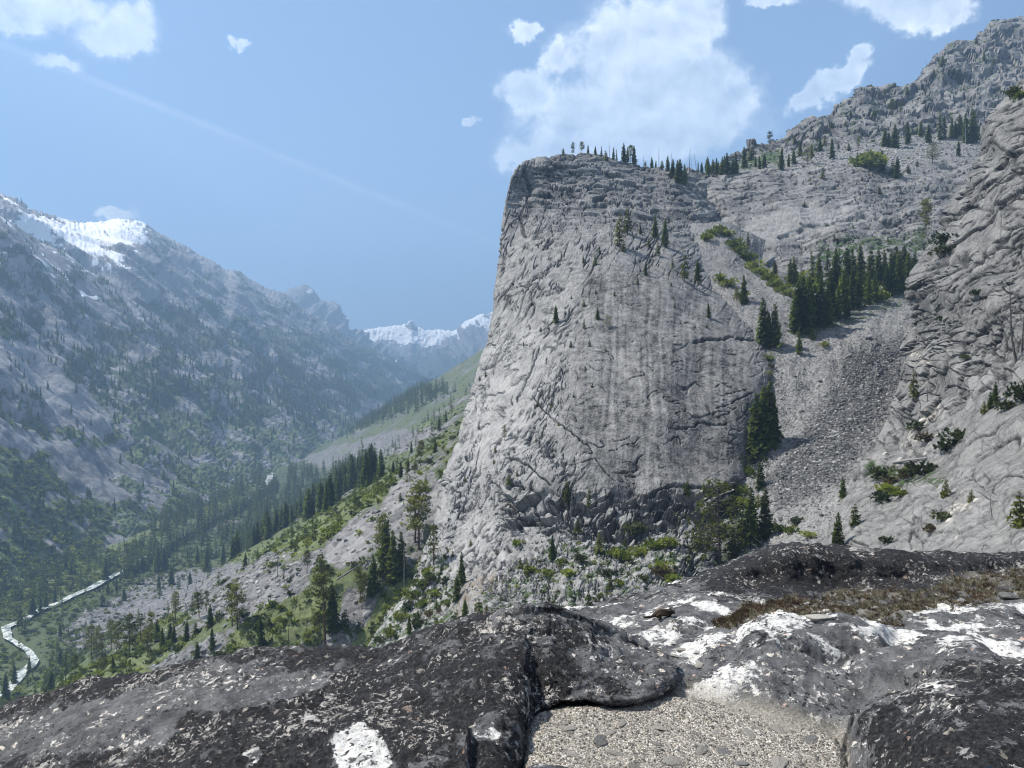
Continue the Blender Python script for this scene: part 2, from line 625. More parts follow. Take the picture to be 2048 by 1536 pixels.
def valley_z(X, Y):
    zf = floor_z(Y)
    xr = np.interp(Y, [100, 1200, 1700, 2000, 2600, 3500, 6500], [-332, -326, -470, -530, -480, -420, -430])
    S = np.interp(Y, [90, 150, 190, 205, 225, 260, 500, 1000, 2000, 3500], [.38, .42, .464, .51, .575, .62, .63, .75, .62, .55])
    lim = np.interp(Y, [100, 260, 330, 600, 1000, 3000], [-6, -8, -30, -20, 80, 900])
    Xe = np.minimum(X, lim) - np.maximum(X - lim, 0) * 0.25
    t = Xe - xr
    soft = np.where(t > 60, t - 14, np.where(t < -40, 0.0, (t + 40) ** 2 * 0.0046))
    zr = S * soft
    xl = river_x(Y) - 45
    tl = xl - X
    zl = np.where(tl > 0, 0.36 * tl * sm(0, 160, tl), 0)
    chan = -2.5 * np.exp(-((X - river_x(Y)) / 16.0) ** 2)
    return zf + zr + zl + chan


nc_, nr_ = 430, 430
gx = np.linspace(-330, 1240, nc_)
gd = np.exp(np.linspace(math.log(95), math.log(8200), nr_))
PXg, Dg = np.meshgrid(gx, gd)
Xg = (PXg - CX) / F * Dg
Zg = valley_z(Xg, Dg)
slope_n = fbm(Xg / 60, Dg / 60, 4, 3)
rise = np.clip((Zg - floor_z(Dg)) / 40, 0, 1)
Zg = Zg + slope_n * (2 + 7 * rise) + 1.6 * rise * fbm(Xg / 9, Dg / 9, 3, 4)
Xv = np.stack([Xg, Dg, Zg], -1)
PYg = CY - F * Zg / Dg
jx = PXg + 14 * fbm(Xg / 40, Dg / 40, 3, 8)
jy = PYg + 10 * fbm(Xg / 40, Dg / 40, 3, 9)
nz = fbm(Xg / 55, Dg / 80, 5, 11)
talus = poly(jx, jy, [(105, 1265), (220, 1200), (330, 1142), (450, 1132), (560, 1100), (640, 1100), (600, 1190), (480, 1235), (350, 1222), (210, 1290), (150, 1300)], 10)
talus = np.maximum(talus, poly(jx, jy, [(590, 915), (700, 890), (800, 862), (860, 850), (840, 890), (740, 920), (640, 935)], 8))
jx = jx + 10 * fbm(Xg / 16, Dg / 16, 3, 18)
jy = jy + 8 * fbm(Xg / 16, Dg / 16, 3, 19)
talus = np.maximum(talus, 0.8 * poly(jx, jy, [(180, 1400), (300, 1330), (400, 1290), (470, 1260), (460, 1300), (330, 1370)], 10))
talus = np.maximum(talus, poly(jx, jy, [(640, 1300), (700, 1180), (760, 1170), (740, 1240), (700, 1310)], 8))
green = poly(jx, jy, [(440, 1140), (620, 1040), (720, 985), (800, 955), (770, 1010), (680, 1050), (600, 1120), (500, 1160)], 14)
green = np.maximum(green, poly(jx, jy, [(660, 1320), (760, 1200), (850, 1110), (880, 1130), (800, 1220), (720, 1330)], 9))
green = np.maximum(green, poly(jx, jy, [(440, 1290), (560, 1230), (640, 1170), (660, 1200), (560, 1290), (480, 1310)], 12))
green = np.maximum(green, poly(jx, jy, [(640, 912), (760, 880), (860, 838), (870, 848), (780, 878), (660, 920)], 5))
green = np.maximum(green, poly(jx, jy, [(-10, 1420), (130, 1330), (230, 1320), (380, 1290), (300, 1340), (160, 1400)], 14))
flat = 1 - sm(4, 30, Zg - floor_z(Dg))
slab = poly(jx, jy, [(640, 1110), (720, 1010), (800, 960), (860, 950), (830, 1060), (760, 1090), (690, 1140)], 12)
veg = 0.60 + 0.65 * nz + 0.55 * green - 0.75 * talus + 0.3 * flat - 0.45 * slab
hue = 0.50 + 0.5 * green + 0.5 * nz - 0.25 * flat + 0.75 * sm(-6, 40, river_x(Dg) - Xg)
soil_v = np.clip(0.05 + 0.35 * fbm(Xg / 20, Dg / 20, 3, 21), 0, 1) * sm(560, 700, PXg) + 0.35 * slab * (fbm(Xg / 12, Dg / 12, 3, 23) + 0.3)
tone_v = 0.45 + 0.30 * fbm(Xg / 14, Dg / 14, 4, 13) + 0.10 * slab - 0.05 * talus
meadow_strip = poly(PXg, PYg, [(340, 1078), (352, 1070), (420, 1048), (470, 1038), (480, 1044), (420, 1060), (360, 1082)], 4)
soil_v = np.maximum(soil_v, 0.9 * meadow_strip)
veg = veg - 0.9 * meadow_strip
valley_veg = veg
valley_me = grid_mesh("valley_ground", Xv, masks(Zg.shape, tone=tone_v, veg=veg, hue=hue, soil=soil_v))
structure("valley_ground", valley_me, M_VALLEY)
register('valley', Xv)

# river: a strip of rushing water lying in its bed
Yr = np.concatenate([np.linspace(455, 1000, 90), np.linspace(1010, 2600, 110), np.linspace(2650, 6300, 30)])
cxr = river_x(Yr) + 5 * fbm(Yr / 40, Yr * 0, 3, 61) * 2.0
wid = 0.48 * (4.5 + 3.0 * fbm(Yr / 60, Yr * 0 + 3, 2, 62) + np.interp(Yr, [450, 900, 1500, 2600, 6000], [3.0, 3.0, 8.0, 11, 9]) + 1.6 * fbm(Yr / 9, Yr * 0 + 5, 3, 65))
tv = np.linspace(-1, 1, 7)
Rx = cxr[:, None] + wid[:, None] * tv[None]
Ry = np.repeat(Yr[:, None], 7, 1)
Rz = valley_z(Rx, Ry) * 0 + (valley_z(cxr, Yr) + 2.6)[:, None] + 0.35 * fbm(Rx / 3, Ry / 3, 2, 64)
mt, nb, bs = new_mat("white_water")
co = nb.objco()
foam = nb.ss(nb.noise(nb.mapping(co, (1, 0.35, 1)), 0.30, 8, 0.75, 0.8), 0.42, 0.58)
nb.put(bs.inputs['Base Color'], nb.mix(foam, (0.13, 0.17, 0.15), (0.70, 0.71, 0.67)))
bs.inputs['Roughness'].default_value = 0.25
bs.inputs['Specular IOR Level'].default_value = 0.5
nb.put(bs.inputs['Normal'], nb.bump(nb.noise(co, 0.5, 5, 0.7), 0.8, 0.5))
structure("river", grid_mesh("river", np.stack([Rx, Ry, Rz], -1)), mt)


# ------------------------------------------------------------------ mountains across the valley
KEEP = {}


def mountain(name, px, cy, cD, ty, tD, nr, nc, mat, behind=(70, 1.22), steps=(0.8, 0.55, 0.3), bulge=0.0, disp=None, attrs=None):
    rows = [[(x, y + behind[0], d * behind[1]) for x, y, d in zip(px, cy, cD)],
            [(x, y, d) for x, y, d in zip(px, cy, cD)]]
    for t in steps:
        rows.append([(x, ty_ + (y - ty_) * t, 1 / ((1 - t) / td + t / d) * (1 + bulge * math.sin(math.pi * t)))
                     for x, y, d, ty_, td in zip(px, cy, cD, ty, tD)])
    rows.append([(x, y, d) for x, y, d in zip(px, ty, tD)])
    X, PX, PY, D = net(rows, nr, nc)
    N = normals(X)
    X = X + N * disp(X, PX, PY)[..., None]
    at = attrs(X, PX, PY)
    structure(name, grid_mesh(name, X, at), mat)
    register(name, X)
    KEEP[name] = (X, PX, PY, at)
    return X, PX, PY


def toe_for(D):
    D = np.asarray(D, float)
    return CY - F * (floor_z(D) - 14) / D


# farthest: snowfields at the head of the valley
def far_attrs(snow_fn):
    def f(X, PX, PY):
        return masks(PX.shape, tone=0.5 + 0.3 * fbm(PX / 18, PY / 12, 4, 5), veg=0.25 + 0.9 * sm(680, 760, PY) + 0.3 * fbm(PX / 25, PY / 25, 3, 6),
                     hue=0.05, snow=snow_fn(X, PX, PY))
    return f


px = [690, 735, 770, 795, 812, 822, 835, 850, 880, 905, 930, 960, 1000, 1080]
cy = [690, 661, 656, 652, 650, 643, 655, 661, 661, 663, 655, 642, 634, 640]
mountain("snow_mountain", px, cy, [7000] * 14, [772] * 14, [6300] * 14, 110, 260, M_FAR,
         disp=lambda X, PX, PY: 42 * (ridged(PX / 46 + PY / 90, PY / 70, 5, 41) - 0.55) * sm(648, 680, PY) + 22 * fbm(PX / 7, PY / 6, 3, 43),
         attrs=far_attrs(lambda X, PX, PY: (1.25 - 1.15 * sm(672, 706, PY + 10 * fbm(PX / 14, PY / 9, 4, 44) + 0.10 * np.abs(PX - 850)))
                         * (1 - 0.9 * poly(PX, PY, [(808, 652), (822, 640), (838, 655), (832, 664), (816, 660)], 3))))
px = [740, 800, 840, 870, 895, 915, 935, 960, 980, 1020, 1100]
cy = [775, 760, 735, 706, 676, 660, 646, 633, 630, 604, 570]
mountain("side_valley_mountain", px, cy, [6400] * 11, [778] * 11, [5700] * 11, 120, 240, M_FAR,
         disp=lambda X, PX, PY: 130 * (ridged(PX / 42 - PY / 70, PY / 120, 5, 51) - 0.55) * sm(630, 665, PY) + 18 * fbm(PX / 6, PY / 6, 3, 53),
         attrs=far_attrs(lambda X, PX, PY: (0.62 - 0.75 * sm(640, 690, PY) + 0.35 * fbm(PX / 9 - PY / 9, PY / 20, 4, 54))))
px = [480, 540, 575, 590, 610, 624, 636, 648, 668, 684, 700, 730, 765, 810, 860, 905]
cy = [650, 606, 584, 578, 573, 580, 594, 606, 603, 622, 646, 668, 693, 722, 748, 768]
mountain("pointed_mountain", px, cy, [5700] * 16, [785] * 16, [5200] * 16, 120, 260, M_FAR,
         disp=lambda X, PX, PY: 85 * (ridged(PX / 40 + PY / 60, PY / 90, 5, 71) - 0.55) * sm(578, 640, PY) + 10 * fbm(PX / 6, PY / 6, 3, 73),
         attrs=far_attrs(lambda X, PX, PY: 0.16 + 0.25 * fbm(PX / 8, PY / 14, 4, 74) + 1.2 * poly(PX, PY, [(612, 582), (622, 578), (626, 584), (614, 587)], 2)
                         + 0.9 * poly(PX, PY, [(686, 634), (700, 640), (706, 648), (690, 640)], 3)))

# main range on the left
px = np.array([-260, -100, 0, 30, 60, 95, 130, 165, 200, 240, 280, 310, 340, 370, 400, 425, 450, 475, 500, 530, 560, 600, 650, 700, 760, 800, 850, 910])
cyl = [330, 372, 390, 398, 418, 428, 440, 447, 446, 440, 446, 462, 478, 494, 512, 522, 538, 540, 560, 578, 586, 613, 646, 682, 712, 735, 757, 774]
cD = np.interp(px, [-260, 0, 130, 230, 400, 500, 600, 700, 800, 910], [1850, 2284, 2620, 2946, 3600, 3900, 4250, 4550, 4850, 5100])
tD = np.interp(px, [-260, 0, 130, 230, 400, 500, 600, 700, 800, 850, 910], [600, 700, 800, 900, 1146, 1370, 1690, 2200, 3200, 4000, 4900])


def disp_main(X, PX, PY):
    s = X[..., 1] / 330.0
    up = X[..., 2]
    env = sm(-190, 60, up)
    crest = np.interp(PX, px, cyl)
    near_crest = sm(0, 45, PY - crest)
    g = (ridged(s + 0.25 * fbm(s * 2, up / 300, 3, 80), up / 900, 5, 81) - 0.55) * 105
    return g * env * (0.18 + 0.82 * near_crest) + 16 * fbm(s * 5, up / 60, 4, 83) * (0.35 + 0.65 * near_crest) + 9 * fbm(PX / 5, PY / 5, 2, 85) * (1 - 0.6 * near_crest)


def attrs_main(X, PX, PY):
    jx_ = PX + 12 * fbm(PX / 22, PY / 22, 4, 91)
    jy_ = PY + 9 * fbm(PX / 22, PY / 22, 4, 92)
    snow = poly(jx_, jy_, [(20, 436), (60, 440), (130, 445), (200, 443), (250, 441), (290, 452), (288, 490), (240, 498), (200, 500), (225, 545), (190, 540), (130, 500), (70, 470)], 12)
    snow = np.maximum(snow, 0.75 * poly(jx_, jy_, [(190, 505), (225, 505), (270, 560), (240, 560)], 10))
    streak = fbm((PX + PY * 1.2) / 90, (PY - PX * 0.75) / 9, 4, 93)
    snow = 0.70 * snow + 0.32 * sm(560, 430, PY) + 0.75 * streak - 0.03
    snow = np.maximum(snow, 1.0 * poly(jx_, jy_, [(576, 680), (584, 672), (592, 690), (580, 695)], 4))
    snow = snow - 0.35 * sm(430, 520, PX) - 0.3 * sm(560, 640, PY)
    band = fbm((PX * 0.8 + PY) / 60, (PY - PX * 0.72) / 34, 5, 95)
    veg_ = 0.30 + 0.75 * band + 0.30 * sm(560, 720, PY) - 0.5 * np.clip(snow, 0, 1)
    hue_ = 0.10 + 0.75 * sm(770, 880, PY) * (0.6 + 0.8 * fbm(PX / 30, PY / 20, 3, 96))
    tone_ = 0.52 + 0.4 * fbm((PX + PY) / 30, (PY - PX * 0.7) / 12, 4, 97)
    warm_ = 0.35 * poly(PX, PY, [(500, 610), (560, 640), (570, 690), (520, 660)], 30)
    return masks(PX.shape, snow=snow, veg=veg_, hue=hue_, tone=tone_, warm=warm_)


mountain("left_mountain", list(px), cyl, cD, toe_for(tD), tD, 300, 460, M_LEFT, bulge=0.02, disp=disp_main, attrs=attrs_main)

# its nearer spur, reaching down to the river
px2 = np.array([-260, -100, 0, 30, 60, 95, 130, 165, 200, 250, 300, 360, 420, 490, 560, 640, 720])
cy2 = [340, 395, 430, 446, 470, 490, 505, 533, 558, 592, 622, 664, 704, 748, 790, 838, 884]
cD2 = np.interp(px2, [-260, 0, 130, 200, 300, 420, 560, 640, 720], [1350, 1700, 1950, 2080, 2250, 2420, 2560, 2560, 2500])
tD2 = np.interp(px2, [-260, 0, 130, 230, 400, 500, 600, 720], [590, 690, 790, 888, 1130, 1350, 1670, 2200])


def disp_spur(X, PX, PY):
    s = X[..., 1] / 210.0
    up = X[..., 2]
    crest = np.interp(PX, px2, cy2)
    nc2 = sm(0, 60, PY - crest)
    g = (ridged(s + 0.3 * fbm(s * 2, up / 200, 3, 100), up / 700, 5, 101) - 0.55) * 52
    return g * sm(-195, -60, up) * (0.2 + 0.8 * nc2) + 9 * fbm(s * 5, up / 40, 4, 103) * (0.4 + 0.6 * nc2)


def attrs_spur(X, PX, PY):
    jx_ = PX + 16 * fbm(PX / 30, PY / 30, 4, 111)
    jy_ = PY + 12 * fbm(PX / 30, PY / 30, 4, 112)
    rock = poly(jx_, jy_, [(-80, 720), (40, 770), (110, 850), (200, 880), (215, 850), (160, 800), (90, 760), (20, 690), (-80, 640)], 16)
    rock = np.maximum(rock, poly(jx_, jy_, [(-80, 850), (40, 870), (150, 880), (130, 910), (20, 905), (-80, 900)], 14))
    tal = poly(jx_, jy_, [(90, 925), (150, 900), (250, 890), (350, 960), (330, 1000), (240, 1010), (150, 985)], 12)
    tal = np.maximum(tal, poly(jx_, jy_, [(210, 1075), (270, 1070), (310, 1120), (260, 1150), (210, 1130)], 10))
    tal = np.maximum(tal, poly(jx_, jy_, [(280, 880), (330, 870), (420, 930), (380, 945), (320, 915)], 10))
    tal = np.maximum(tal, 0.8 * poly(jx_, jy_, [(400, 930), (540, 915), (545, 935), (430, 945)], 8))
    band = fbm((PX * 0.9 + PY) / 70, (PY - PX * 0.65) / 36, 5, 115)
    lowg = sm(800, 900, PY)
    veg_ = 0.38 + 0.85 * band - 0.8 * rock - 0.9 * tal + 0.35 * lowg
    hue_ = 0.10 + lowg * (0.75 + 0.9 * fbm((PX + PY) / 60, (PY - PX * 0.6) / 30, 3, 116))
    tone_ = 0.45 + 0.18 * rock + 0.35 * fbm((PX + PY) / 30, (PY - PX * 0.6) / 9, 4, 117) - 0.12 * tal
    snow = 0.27 * sm(720, 480, PY) + 0.46 * fbm((PX + PY) / 70, (PY - PX * 0.7) / 7, 4, 118)
    for pl in ([(0, 553), (25, 566), (26, 572), (0, 558)], [(88, 500), (96, 506), (92, 510)], [(130, 552), (200, 605), (206, 612), (140, 565)],
               [(160, 538), (188, 548), (170, 545)], [(140, 565), (145, 575), (138, 572)]):
        snow = np.maximum(snow, poly(jx_ * 0.3 + PX * 0.7, jy_ * 0.3 + PY * 0.7, pl, 2.5))
    return masks(PX.shape, snow=snow, veg=veg_, hue=hue_, tone=tone_)


mountain("left_spur", list(px2), cy2, cD2, toe_for(tD2), tD2, 300, 360, M_LEFT, behind=(45, 1.2), bulge=0.015, disp=disp_spur, attrs=attrs_spur)

# ------------------------------------------------------------------ upper wall and bench behind the dome
wx = [1300, 1380, 1460, 1540, 1590, 1640, 1700, 1760, 1830, 1862, 1890, 1950, 1975, 2048, 2200]
W0 = [352, 345, 312, 287, 258, 232, 199, 172, 160, 118, 86, 80, 52, 42, 0]
D0 = np.interp(wx, [1300, 1460, 1620, 1780, 1950, 2200], [490, 530, 600, 680, 760, 850])


def wl(pts):
    return np.interp(wx, [1300, 1380, 1460, 1540, 1620, 1700, 1780, 1860, 1950, 2050, 2200], pts)


rows = [[(x, y + 60, d + 160) for x, y, d in zip(wx, W0, D0)],
        [(x, y, d) for x, y, d in zip(wx, W0, D0)]]
for ys, ds in [((360, 354, 326, 302, 278, 245, 225, 195, 165, 140, 100), (483, 488, 508, 525, 548, 570, 595, 625, 650, 680, 700)),
               ((368, 362, 340, 318, 304, 282, 270, 262, 250, 235, 215), (472, 476, 484, 490, 498, 508, 518, 530, 545, 560, 590)),
               ((384, 376, 358, 347, 338, 334, 336, 332, 332, 332, 332), (455, 455, 455, 450, 445, 445, 445, 445, 445, 450, 460)),
               ((430, 428, 425, 424, 424, 424, 424, 424, 424, 424, 424), (415, 412, 408, 402, 395, 392, 390, 388, 385, 385, 390)),
               ((505,) * 11, (370, 366, 362, 356, 350, 346, 343, 340, 338, 336, 340)),
               ((575,) * 11, (330, 328, 322, 316, 312, 308, 304, 302, 300, 298, 300)),
               ((660,) * 11, (288, 284, 276, 270, 266, 264, 262, 260, 258, 258, 260))]:
    rows.append(list(zip(wx, wl(ys), wl(ds))))
Xw, PXw, PYw, Dw = net(rows, 330, 420)
Nw = normals(Xw)
crest_w = np.interp(PXw, wx, W0)
bench = poly(PXw + 8 * fbm(PXw / 20, PYw / 12, 3, 120), PYw + 6 * fbm(PXw / 20, PYw / 12, 3, 121),
             [(1440, 322), (1560, 300), (1620, 305), (1700, 282), (1790, 272), (1960, 258), (2050, 262), (2050, 325), (1900, 325), (1780, 338), (1700, 330), (1560, 338), (1480, 346)], 8)
smooth_slab = poly(PXw + 10 * fbm(PXw / 30, PYw / 30, 3, 122), PYw + 8 * fbm(PXw / 30, PYw / 30, 3, 123),
                   [(1470, 470), (1500, 435), (1580, 415), (1680, 405), (1760, 420), (1740, 440), (1620, 470), (1560, 490), (1480, 490)], 12)
f1, id1, g_f1 = flakes(PXw / 48, (PYw + 0.10 * (PXw - 1500)) / 10.0, 130, 0.5, 0.5)
f2, id2, g_f2 = flakes(PXw / 34, (PYw + 0.30 * PXw) / 17.0, 133, 0.6, 0.5)
upper = sm(25, 0, PYw - np.interp(PXw, wx, wl((368, 362, 340, 318, 304, 282, 270, 262, 250, 235, 215))))
ridge_r = ridged(PXw / 42, PYw / 30, 5, 136) - 0.5
h1, i1, j1 = facets((PXw + 0.2 * PYw) / 46, (PYw + 0.12 * PXw) / 11.0, 230, 0.9, 0.35)
h2, i2, j2 = facets((PXw + 0.2 * PYw) / 19, (PYw + 0.16 * PXw) / 5.5, 236, 0.8, 0.3)
h3, i3, j3 = facets((PXw + 0.3 * PYw) / 34, (PYw - 0.25 * PXw) / 22.0, 242, 0.9, 0.3)
big = sm(-0.2, 0.3, fbm(PXw / 120, PYw / 50, 3, 243))
dispw = (1 - 0.9 * bench) * (1 - 0.85 * smooth_slab) * ((1 - upper) * (h1 * 1.4 * (0.35 + 0.65 * big) + h2 * 0.4 - 1.5 * g_f1 - 0.7 * j1)
    + upper * (h3 * 5.0 + h1 * 3.0 + h2 * 0.9 - 1.2 * j1 + 5 * fbm(PXw / 55, PYw / 34, 3, 137)))
dispw = dispw + bench * 0.3 * fbm(PXw / 4, PYw / 4, 3, 139) + (1 - bench) * 5 * fbm(PXw / 110, PYw / 60, 2, 140) + (1 - bench) * 0.25 * fbm(PXw / 7, PYw / 7, 3, 138)
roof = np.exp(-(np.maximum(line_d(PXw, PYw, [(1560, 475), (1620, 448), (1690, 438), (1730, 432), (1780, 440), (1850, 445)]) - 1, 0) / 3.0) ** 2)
kw = dashes((PXw + 0.2 * PYw) / 34, (PYw + 0.12 * PXw) / 7.5, 300, 0.14) * (1 - bench) * (1 - 0.6 * smooth_slab)
dispw = dispw - 1.6 * roof * (0.4 + 0.8 * sm(-0.2, 0.3, perlin(PXw / 14, PYw / 6, 245))) - 1.5 * kw
Xw = Xw + Nw * dispw[..., None]
blotch = fbm(PXw / 40, PYw / 22, 4, 142)
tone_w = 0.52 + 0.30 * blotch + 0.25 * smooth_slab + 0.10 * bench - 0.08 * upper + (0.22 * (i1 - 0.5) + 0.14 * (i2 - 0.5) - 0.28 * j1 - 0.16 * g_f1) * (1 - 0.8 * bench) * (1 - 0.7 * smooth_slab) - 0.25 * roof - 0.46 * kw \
    + 0.16 * fbm(PXw / 4, PYw / 40, 3, 141) * sm(350, 420, PYw)  # joints and the roof line carry painted shade in this tone
veg_w = 0.14 + 0.30 * upper * sm(-0.1, 0.4, fbm(PXw / 22, PYw / 18, 3, 143)) + 0.25 * fbm(PXw / 30, PYw / 12, 4, 144) \
    + 0.4 * poly(PXw, PYw, [(1400, 340), (1560, 300), (1560, 330), (1440, 350)], 10) + 0.35 * poly(PXw, PYw, [(1620, 480), (1860, 455), (1860, 500), (1640, 520)], 12)
soil_w = 0.08 + 0.22 * bench * sm(1780, 1950, PXw) + 0.2 * fbm(PXw / 20, PYw / 20, 3, 146)
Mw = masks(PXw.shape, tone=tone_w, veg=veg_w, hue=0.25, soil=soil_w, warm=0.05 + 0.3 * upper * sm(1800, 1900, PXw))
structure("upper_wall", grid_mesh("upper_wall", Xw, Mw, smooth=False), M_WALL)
register('wall', Xw)
# a higher crag just showing over the skyline at the right
rows = [[(x, y + 40, 1500) for x, y in ((1970, 70), (2010, 60), (2035, 36), (2060, 28), (2200, -20))],
        [(x, y, 1300) for x, y in ((1970, 70), (2010, 62), (2035, 36), (2060, 28), (2200, -20))],
        [(x, y, 1150) for x, y in ((1970, 130), (2010, 130), (2035, 130), (2060, 130), (2200, 130))]]
Xc, PXc, PYc, _ = net(rows, 50, 90)
Xc = Xc + normals(Xc) * (10 * fbm(PXc / 14, PYc / 14, 4, 148))[..., None]
structure("high_crag", grid_mesh("high_crag", Xc, masks(PXc.shape, tone=0.4, veg=0.15)), M_WALL)

# ------------------------------------------------------------------ granite dome
DR = [
 [(1120,345,640),(1090,345,600),(1085,340,560),(1110,335,560),(1180,330,560),(1260,345,560),(1330,365,560),(1400,372,560),(1480,360,600)],
 [(1100,345,560),(1055,338,440),(1045,330,400),(1085,313,400),(1150,304,420),(1220,314,440),(1300,335,455),(1375,340,470),(1450,345,520)],
 [(1075,400,500),(1025,385,385),(1013,380,352),(1050,378,350),(1130,375,360),(1220,385,372),(1310,400,385),(1400,410,400),(1470,430,430)],
 [(1070,475,470),(1012,470,365),(1001,465,335),(1040,462,315),(1120,460,303),(1220,465,300),(1320,480,305),(1400,490,325),(1440,500,345)],
 [(1060,560,450),(1000,555,350),(991,550,322),(1030,548,292),(1120,545,272),(1230,548,264),(1340,555,272),(1440,575,290),(1470,585,305)],
 [(1050,650,430),(988,645,335),(979,640,308),(1020,640,272),(1110,640,247),(1240,640,236),(1370,642,240),(1500,648,254),(1530,655,268)],
 [(1035,750,420),(970,745,322),(960,740,292),(1005,740,250),(1100,740,222),(1240,740,211),(1380,740,213),(1535,742,226),(1565,745,240)],
 [(1000,850,400),(938,845,300),(928,840,265),(985,840,224),(1090,840,199),(1230,840,191),(1380,840,194),(1515,842,205),(1545,845,220)],
 [(965,950,380),(903,945,270),(894,940,232),(960,940,203),(1070,940,182),(1210,940,176),(1360,940,179),(1490,942,188),(1520,945,200)],
 [(945,1020,370),(884,1012,258),(874,1010,220),(945,1010,194),(1060,1010,174),(1210,1005,167),(1350,1000,170),(1470,1000,178),(1500,1000,188)],
 [(920,1070,360),(866,1065,250),(856,1060,213),(930,1060,188),(1050,1060,168),(1200,1050,160),(1340,1045,163),(1450,1045,168),(1480,1045,176)],
 [(885,1140,350),(843,1135,240),(832,1130,205),(910,1130,180),(1040,1120,158),(1190,1110,148),(1320,1100,148),(1420,1090,155),(1450,1090,162)],
 [(850,1210,340),(806,1205,230),(796,1200,197),(880,1200,168),(1020,1190,145),(1170,1180,132),(1300,1165,132),(1400,1150,142),(1430,1140,150)],
 [(790,1300,330),(745,1295,220),(735,1290,190),(830,1290,155),(980,1290,128),(1130,1280,112),(1260,1260,112),(1360,1240,122),(1400,1230,130)],
 [(700,1410,300),(660,1405,200),(650,1400,172),(760,1400,135),(930,1400,108),(1100,1390,92),(1230,1370,92),(1340,1340,100),(1380,1330,110)]]
Xd, PX, PY, Dd = net(DR, 640, 460)
Nd = normals(Xd)
wxn = 14 * fbm(PX / 60, PY / 60, 3, 150)
wyn = 14 * fbm(PX / 60, PY / 60, 3, 151)
edge_px = np.interp(PY, [300, 380, 465, 550, 640, 740, 840, 940, 1010, 1060, 1130, 1200, 1290], [1060, 1013, 1001, 991, 979, 960, 928, 894, 874, 856, 832, 796, 735])
off = PX - edge_px
top_w = sm(500, 400, PY + wyn - 0.12 * (PX - 1200)) * sm(-20, 60, off)
slab_c = poly(PX + wxn, PY + wyn, [(1175, 560), (1300, 530), (1420, 590), (1500, 650), (1520, 760), (1490, 920), (1440, 985), (1180, 985), (1120, 880), (1150, 720)], 40)
ledges = poly(PX + wxn, PY + wyn, [(1010, 985), (1120, 990), (1240, 985), (1400, 985), (1480, 965), (1470, 1050), (1380, 1070), (1200, 1075), (1090, 1060), (1000, 1050)], 14)
foot = poly(PX + wxn, PY + wyn, [(1080, 1075), (1470, 1060), (1480, 1250), (1000, 1330), (930, 1280), (960, 1180)], 22)
# sheets: level on the crown, leaning on the flank
fl_t, id_t, g_fl_t = flakes((PX + wxn) / 46, (PY - 0.06 * PX + wyn) / 9.5, 160, 0.5, 0.5)
a = math.radians(62)
u_l, v_l = PX * math.cos(a) - PY * math.sin(a), PX * math.sin(a) + PY * math.cos(a)
fl_l, id_l, g_fl_l = flakes(u_l / 46, v_l / 15, 163, 0.55, 0.45)
a = math.radians(28)
u_m, v_m = PX * math.cos(a) - PY * math.sin(a), PX * math.sin(a) + PY * math.cos(a)
fl_m, id_m, g_fl_m = flakes(u_m / 55, v_m / 24, 166, 0.8, 0.5)
fl_b, id_b, g_fl_b = flakes((PX + 2 * wxn) / 44, (PY + 2 * wyn) / 11, 169, 0.6, 0.5)
patch = sm(-0.15, 0.35, fbm(PX / 70, PY / 60, 3, 171))
low_l = sm(640, 900, PY) * sm(330, 120, off)
ht, it, jt = facets((PX + 0.25 * PY) / 44, (PY - 0.10 * PX) / 9.5, 250, 0.9, 0.35)
ht2, it2, jt2 = facets((PX + 0.25 * PY) / 20, (PY - 0.06 * PX) / 5.0, 253, 0.8, 0.3)
hl, il, jl = facets(u_l / 46, v_l / 8.5, 256, 0.8, 0.4)
hm, im, jm = facets(u_m / 60, v_m / 15, 259, 0.8, 0.5)
hb, ib, jb = facets((PX + 2 * wxn) / 42, (PY + 2 * wyn + 0.1 * PX) / 11, 262, 1.0, 0.35)
d_ = top_w * (ht * 2.0 + ht2 * 0.6 - 0.9 * jt - 1.1 * g_fl_t)
d_ = d_ + (1 - top_w) * (1 - slab_c) * (1 - ledges) * (patch * (1 - 0.5 * low_l) * (hm * 0.45 - 0.8 * jm * (im > 0.45)) + (0.45 + 0.75 * low_l) * (0.25 + 0.75 * patch) * (hl * 0.45 - 0.8 * jl * (il > 0.4) - 0.5 * g_fl_l))
d_ = d_ + slab_c * (0.16 * fl_b - 0.30 * g_fl_b * patch)
d_ = d_ + ledges * (hb * 4.4 - 1.4 - 1.2 * jb)
d_ = d_ + foot * (0.6 * hb - 0.4 * jb + 1.0 * fbm(PX / 40, PY / 30, 3, 173))
d_ = d_ + 2.0 * fbm(PX / 130, PY / 110, 2, 174) + 0.10 * fbm(PX / 9, PY / 9, 3, 175)
k_t = dashes((PX + 0.3 * PY) / 30, (PY - 0.10 * PX + wyn) / 7.0, 280, 0.15)
k_l = dashes(u_l / 26, v_l / 7.5, 284, 0.13)
k_l2 = dashes(u_l / 60, v_l / 22, 288, 0.07)
k_m = dashes(u_m / 30, v_m / 10, 292, 0.12)
k_b = dashes((PX + wxn) / 40, (PY + wyn) / 16, 296, 0.06)
dash = np.maximum(top_w * k_t, (1 - top_w) * (1 - slab_c) * np.maximum(np.maximum(k_l, k_l2), k_m * patch))
dash = np.maximum(dash, 0.55 * slab_c * k_b)
d_ = d_ - 0.95 * dash
